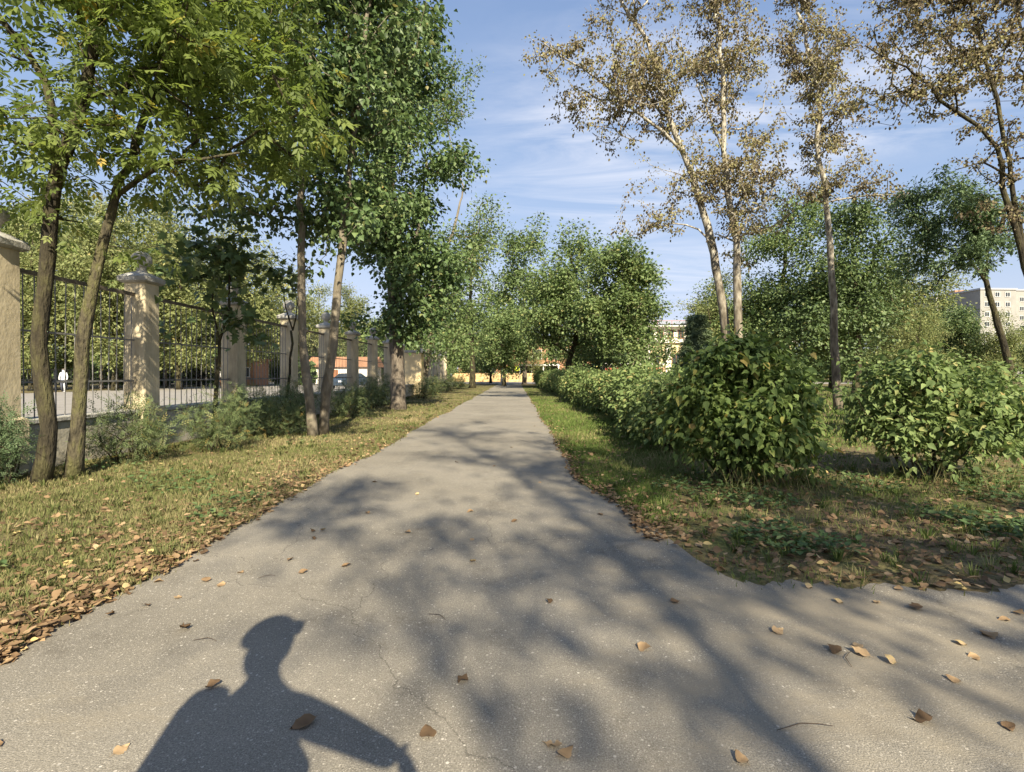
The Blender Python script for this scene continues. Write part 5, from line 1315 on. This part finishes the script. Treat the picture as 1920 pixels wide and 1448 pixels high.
# countable fallen leaves
fr = np.random.default_rng(600)
bank = []
tv, tt = TM['fallen']
for q in range(8):
    v = tv.copy(); v[:, 2] *= fr.uniform(.4, 1.5); v[:, 2] += .25 * (v[:, 1] - .4) ** 2 * fr.uniform(-.5, 1.2); v[:, 0] *= fr.uniform(.85, 1.15); v[:21] += fr.normal(size=(21, 3)) * .022; v[:21, 2] += .10 * fr.normal() * np.sin(v[:21, 1] * 6 + fr.uniform(0, 6)) + .08 * np.sin(v[:21, 0] * 7 + fr.uniform(0, 6))
    v[:, 2] -= v[:, 2].min()
    bm_ = tri_mesh('leaf_blade', v, tt, M['dry_leaf'], np.clip(np.full(len(v), (q + .6) / 8.2) + fr.normal(0, .07, len(v)), 0, 1))
    bm_.polygons.foreach_set('use_smooth', np.ones(len(bm_.polygons), bool)); bank.append(bm_)
def fallen(p, s_, label, group=None, q=None, flip=None, a=None):
    s_ *= .85
    q = int(fr.integers(8)) if q is None else q
    if group == GA:
        tone = ('dark brown', 'brown', 'tan', 'pale tan')[q // 2]
        side = 'near its left edge' if p[0] < -1.5 else ('left of its middle' if p[0] < -.5 else ('right of its middle' if p[0] < .8 else 'at the right junction'))
        dist_ = 'close to the lens' if p[1] < 2.2 else ('in the foreground' if p[1] < 3.4 else ('in the middle distance' if p[1] < 5.5 else 'far along'))
        label = '%s leaf alone on the asphalt %s, %s' % (tone, side, dist_)
    o = link('fallen_leaf', bank[q], None, (p[0], p[1], .008), (R(fr.uniform(-12, 12)), R(fr.uniform(-14, 14)), fr.uniform(0, 6.28) if a is None else a), (s_ * fr.uniform(.65, .9), s_, s_ * fr.uniform(.6, 1.0)))
    o.location.z = .006 + .06 * s_
    return tag(o, label, 'leaf', group)
GA, GBk, GP = 'fallen leaves scattered on the asphalt', 'fallen leaves in the drift at the left path edge', 'fallen leaves on the earth before the right shrubs'
fallen(G(592, 1354), .105, 'large brown leaf with long stalk lying inside the cyclist shadow', q=2, a=2.2)
fallen(G(410, 1284), .075, 'brown leaf on the shoulder of the cyclist shadow', q=1)
fallen(G(1055, 1404), .085, 'tan curled leaf at the bottom centre, upper of a touching pair', q=6)
fallen(G(1048, 1426), .075, 'yellowish leaf at the bottom centre, lower of a touching pair', q=5)
fallen(G(212, 1421), .065, 'orange leaf lying upright at the bottom left of the asphalt', q=6)
fallen(G(1632, 1236), .095, 'large tan leaf, biggest of the small group on the right asphalt', q=6)
fallen(G(640, 1066), .085, 'dark leaf lying at the left rim of the tree shadow', q=3)
for px, py in [(205, 1160), (280, 1137), (345, 1188), (330, 1126), (418, 1096), (385, 1094), (447, 1078), (548, 1050), (560, 1078), (590, 1000), (605, 996), (515, 960), (595, 1012), (760, 1000), (885, 960), (887, 1012), (968, 978), (885, 1055), (1035, 1133), (1197, 1215),
               (8, 1397), (805, 1392), (1260, 1132), (1450, 1190), (1600, 1210), (1580, 1230), (1680, 1250), (1815, 1215), (1845, 1195), (1870, 1195), (1800, 1285), (1745, 1357), (1885, 1360), (1905, 1155), (1893, 1166), (1720, 1148), (1640, 1130), (1525, 1107), (1550, 1100),
               (1580, 1135), (1330, 1045), (1305, 1022), (1210, 1008), (1120, 965), (1075, 880), (930, 875), (860, 868), (700, 905), (780, 930), (1010, 905), (1685, 1110), (1820, 1230), (1400, 1440), (870, 1272), (690, 965), (960, 840), (1000, 800)]:
    fallen(G(px + fr.uniform(-3, 3), py), fr.uniform(.05, .085), 'small dry leaf lying alone on the bare asphalt', GA)
for k in range(110):
    y = 1 / (1 / 2.3 + fr.random() ** 1.3 * (1 / 7.5 - 1 / 2.3)); x = np.interp(y, yl, xl) - fr.exponential(.26) + .10
    fallen((x, y), fr.uniform(.042, .068), 'dry tan leaf lying on top of the drift at the left path edge', GBk)
for k in range(95):
    for _ in range(20):
        x, y = fr.uniform(1.1, 5.0), fr.uniform(3.0, 4.7)
        if not path_mask(np.array([x]), np.array([y]))[0]: break
    fallen((x, y), fr.uniform(.05, .085), 'brown curled leaf on the bare earth before the right shrubs', GP)
# twigs on the asphalt
for i, (px, py, l, a) in enumerate([(1510, 1370, .11, .2), (1595, 1240, .07, 1.2), (820, 1160, .06, -.4), (500, 1085, .05, .6), (385, 1205, .06, .1)]):
    p = G(px, py); d = np.array([math.cos(a), math.sin(a), 0]); q = np.array([-d[1], d[0], 0])
    pts = [(-d * l + q * .01 + (0, 0, .004)), q * .02 + (0, 0, .008), d * l * .5 + (0, 0, .012), d * l - q * .015 + (0, 0, .006)]
    o = Geo().tube(pts, [.0012, .0018, .0015, .0008], 5).obj('twig', M['twig'], None, True, loc=tuple(p + (0, 0, .006)))
    tag(o, 'thin dry twig lying on the asphalt', 'twig', 'twigs on the asphalt')

# ------------------------------------------------------------------ the cyclist whose shadow falls on the path (stands just left of the lens)
def shadow_src(px, py, z):
    g_ = G(px, py); k = z / math.tan(_el)
    return np.array([g_[0] - SH.x * k, g_[1] - SH.y * k, z])
cy0 = np.array([-.62, .12, 0])
rider = empty('person', tuple(cy0), 'cyclist in helmet and backpack, seen only as the shadow at lower left', 'person')
S = lambda px, py, z: shadow_src(px, py, z) - cy0
head = S(500, 1208, 1.74); neck = S(496, 1270, 1.54)
shR, shL = S(548, 1326, 1.43), S(442, 1318, 1.43)
chest = (shR + shL) / 2 + (0, 0, -.05)
elR, haR = S(624, 1364, 1.375), S(748, 1424, 1.345)
pel = np.array([-.06, -.02, .93]); bel = (pel + chest) / 2; jaw = S(506, 1240, 1.655)
elL = np.array([.10, .16, 1.20]); haL = np.array([.30, .06, 1.09])
J = [pel, bel, chest, neck, head,  (shR * .8 + chest * .2), elR, haR, (shL * .8 + chest * .2), elL, haL,
     pel + (.02, -.11, -.06), np.array([.22, -.16, .55]), np.array([.10, -.20, .10]), np.array([.26, -.20, .06]),
     pel + (.02, .11, -.06), np.array([.18, .14, .50]), np.array([.02, .22, .10]), np.array([.18, .22, .05])]
E = [(0, 1), (1, 2), (2, 3), (3, 4), (2, 5), (5, 6), (6, 7), (2, 8), (8, 9), (9, 10), (0, 11), (11, 12), (12, 13), (13, 14), (0, 15), (15, 16), (16, 17), (17, 18)]
Rr = [.16, .16, .125, .056, .108, .082, .068, .045, .085, .06, .04, .10, .075, .05, .04, .10, .075, .05, .04]
figure('body', J, E, Rr, M['jacket'], rider, 2)
# fingers of the raised hand closing round the phone behind the lens
hd = haR - elR; hd = hd / np.linalg.norm(hd)
for k, (o_, l) in enumerate([(-.03, .075), (-.01, .085), (.012, .08), (.032, .065)]):
    b_ = haR + np.array([0, 0, o_]); Geo().tube([b_, b_ + hd * l * .6 + (0, -.01, 0), b_ + hd * l + (0, -.03, 0)], [.011, .010, .008], 6).obj('finger', M['skin'], rider, True)
Geo().tube([haR, haR + (.01, -.02, .05), haR + (.04, -.03, .07)], [.013, .012, .009], 6).obj('thumb', M['skin'], rider, True)
Geo().lathe([(.001, -.18), (.04, -.172), (.076, -.12), (.098, -.05), (.104, .03), (.08, .08), (.001, .10)], (0, 0, 0), 14).obj('face', M['skin'], rider, True, loc=tuple(head + (.025, 0, -.02)))
# helmet: half shell with visor
hm = Geo(); nu, nv = 16, 9
hv = []; hf = []
for i in range(nv):
    t_ = i / (nv - 1) * R(90)
    for j in range(nu):
        a = 2 * math.pi * j / nu
        rx_ = .155 if math.cos(a) < 0 else .145
        hv.append((rx_ * .83 * math.sin(t_) * math.cos(a), .118 * math.sin(t_) * math.sin(a), .160 * math.cos(t_)))
for i in range(nv - 1):
    for j in range(nu):
        k = (j + 1) % nu; hf.append((i * nu + j, i * nu + k, (i + 1) * nu + k, (i + 1) * nu + j))
hm.add(hv, hf)
ho = hm.obj('helmet', M['helmet'], rider, True, loc=tuple(head + (-.0, 0, .045))); ho.rotation_euler = (0, R(-4), R(12))
Geo().add([(.10, -.09, .045), (.10, .09, .045), (.148, .055, .035), (.148, -.055, .035), (.10, -.09, .057), (.10, .09, .057), (.148, .055, .045), (.148, -.055, .045)], [(0, 1, 2, 3), (7, 6, 5, 4), (0, 3, 7, 4), (1, 5, 6, 2), (3, 2, 6, 7)]).obj('visor', M['helmet'], ho)
bp = S(408, 1322, 1.38)
Geo().lathe([(.001, -.30), (.08, -.29), (.10, -.2), (.095, .03), (.075, .10), (.04, .125), (.001, .13)], (0, 0, 0), 14).obj('backpack', M['jacket'], rider, True, loc=tuple(bp + (-.05, .0, -.06)))
# jacket hem spreading to the left
Geo().tube([S(470, 1318, 1.45), S(452, 1350, 1.38), S(436, 1395, 1.27), S(424, 1452, 1.12), S(420, 1520, .98)], [.09, .135, .165, .185, .17], 14).obj('jacket_back', M['jacket'], rider, True)

bk = empty('bicycle', (-.62, .12, 0), 'bicycle under the cyclist, its bar shadow at the lower edge', 'bicycle')
for x in (-.58, .50):
    wh = Geo().ring((x, 0, .345), .325, .022, 'y', 40, 8).obj('wheel', M['rubber'], bk, True)
    sp = Geo()
    for k in range(16):
        a = k * math.pi / 8; sp.tube([(x + .02 * math.cos(a), 0, .345 + .02 * math.sin(a)), (x + .31 * math.cos(a), 0, .345 + .31 * math.sin(a))], .0018, 4)
    sp.ring((x, 0, .345), .298, .010, 'y', 32, 6); sp.obj('rim', M['galv'], wh)
fg = Geo()
for a, b_ in (((-.12, 0, .30), (-.22, 0, .86)), ((-.12, 0, .30), (.30, 0, .80)), ((-.20, 0, .78), (.28, 0, .86)), ((-.12, .05, .30), (-.58, .06, .345)), ((-.12, -.05, .30), (-.58, -.06, .345)), ((-.21, .03, .76), (-.58, .06, .345)), ((-.21, -.03, .76), (-.58, -.06, .345)), ((.28, 0, .90), (.34, 0, .70)), ((.34, .05, .70), (.50, .06, .345)), ((.34, -.05, .70), (.50, -.06, .345))):
    fg.tube([a, b_], .017, 8)
fg.obj('frame', M['red'], bk)
Geo().tube([(.27, 0, .90), (.255, 0, 1.0), (.30, 0, 1.06)], .016, 8).obj('stem', M['black_iron'], bk)
hb = Geo().tube([(.24, .13, 1.09), (.29, .05, 1.07), (.32, -.06, 1.07), (.30, -.30, 1.09), (.27, -.42, 1.10)], .014, 8).obj('handlebar', M['black_iron'], bk, True)
Geo().tube([(.30, -.30, 1.09), (.27, -.42, 1.10)], .019, 8).obj('grip', M['rubber'], hb, True)
Geo().add([(-.36, -.075, .90), (-.36, .075, .90), (-.10, .02, .90), (-.10, -.02, .90), (-.36, -.07, .94), (-.36, .07, .94), (-.10, .018, .93), (-.10, -.018, .93)], [(0, 1, 2, 3), (7, 6, 5, 4), (0, 3, 7, 4), (1, 5, 6, 2), (3, 2, 6, 7), (0, 4, 5, 1)]).obj('saddle', M['rubber'], bk)
Geo().tube([(-.12, -.09, .14), (-.12, -.07, .30), (-.12, .07, .30), (-.12, .09, .46)], .012, 6).obj('crank', M['galv'], bk)
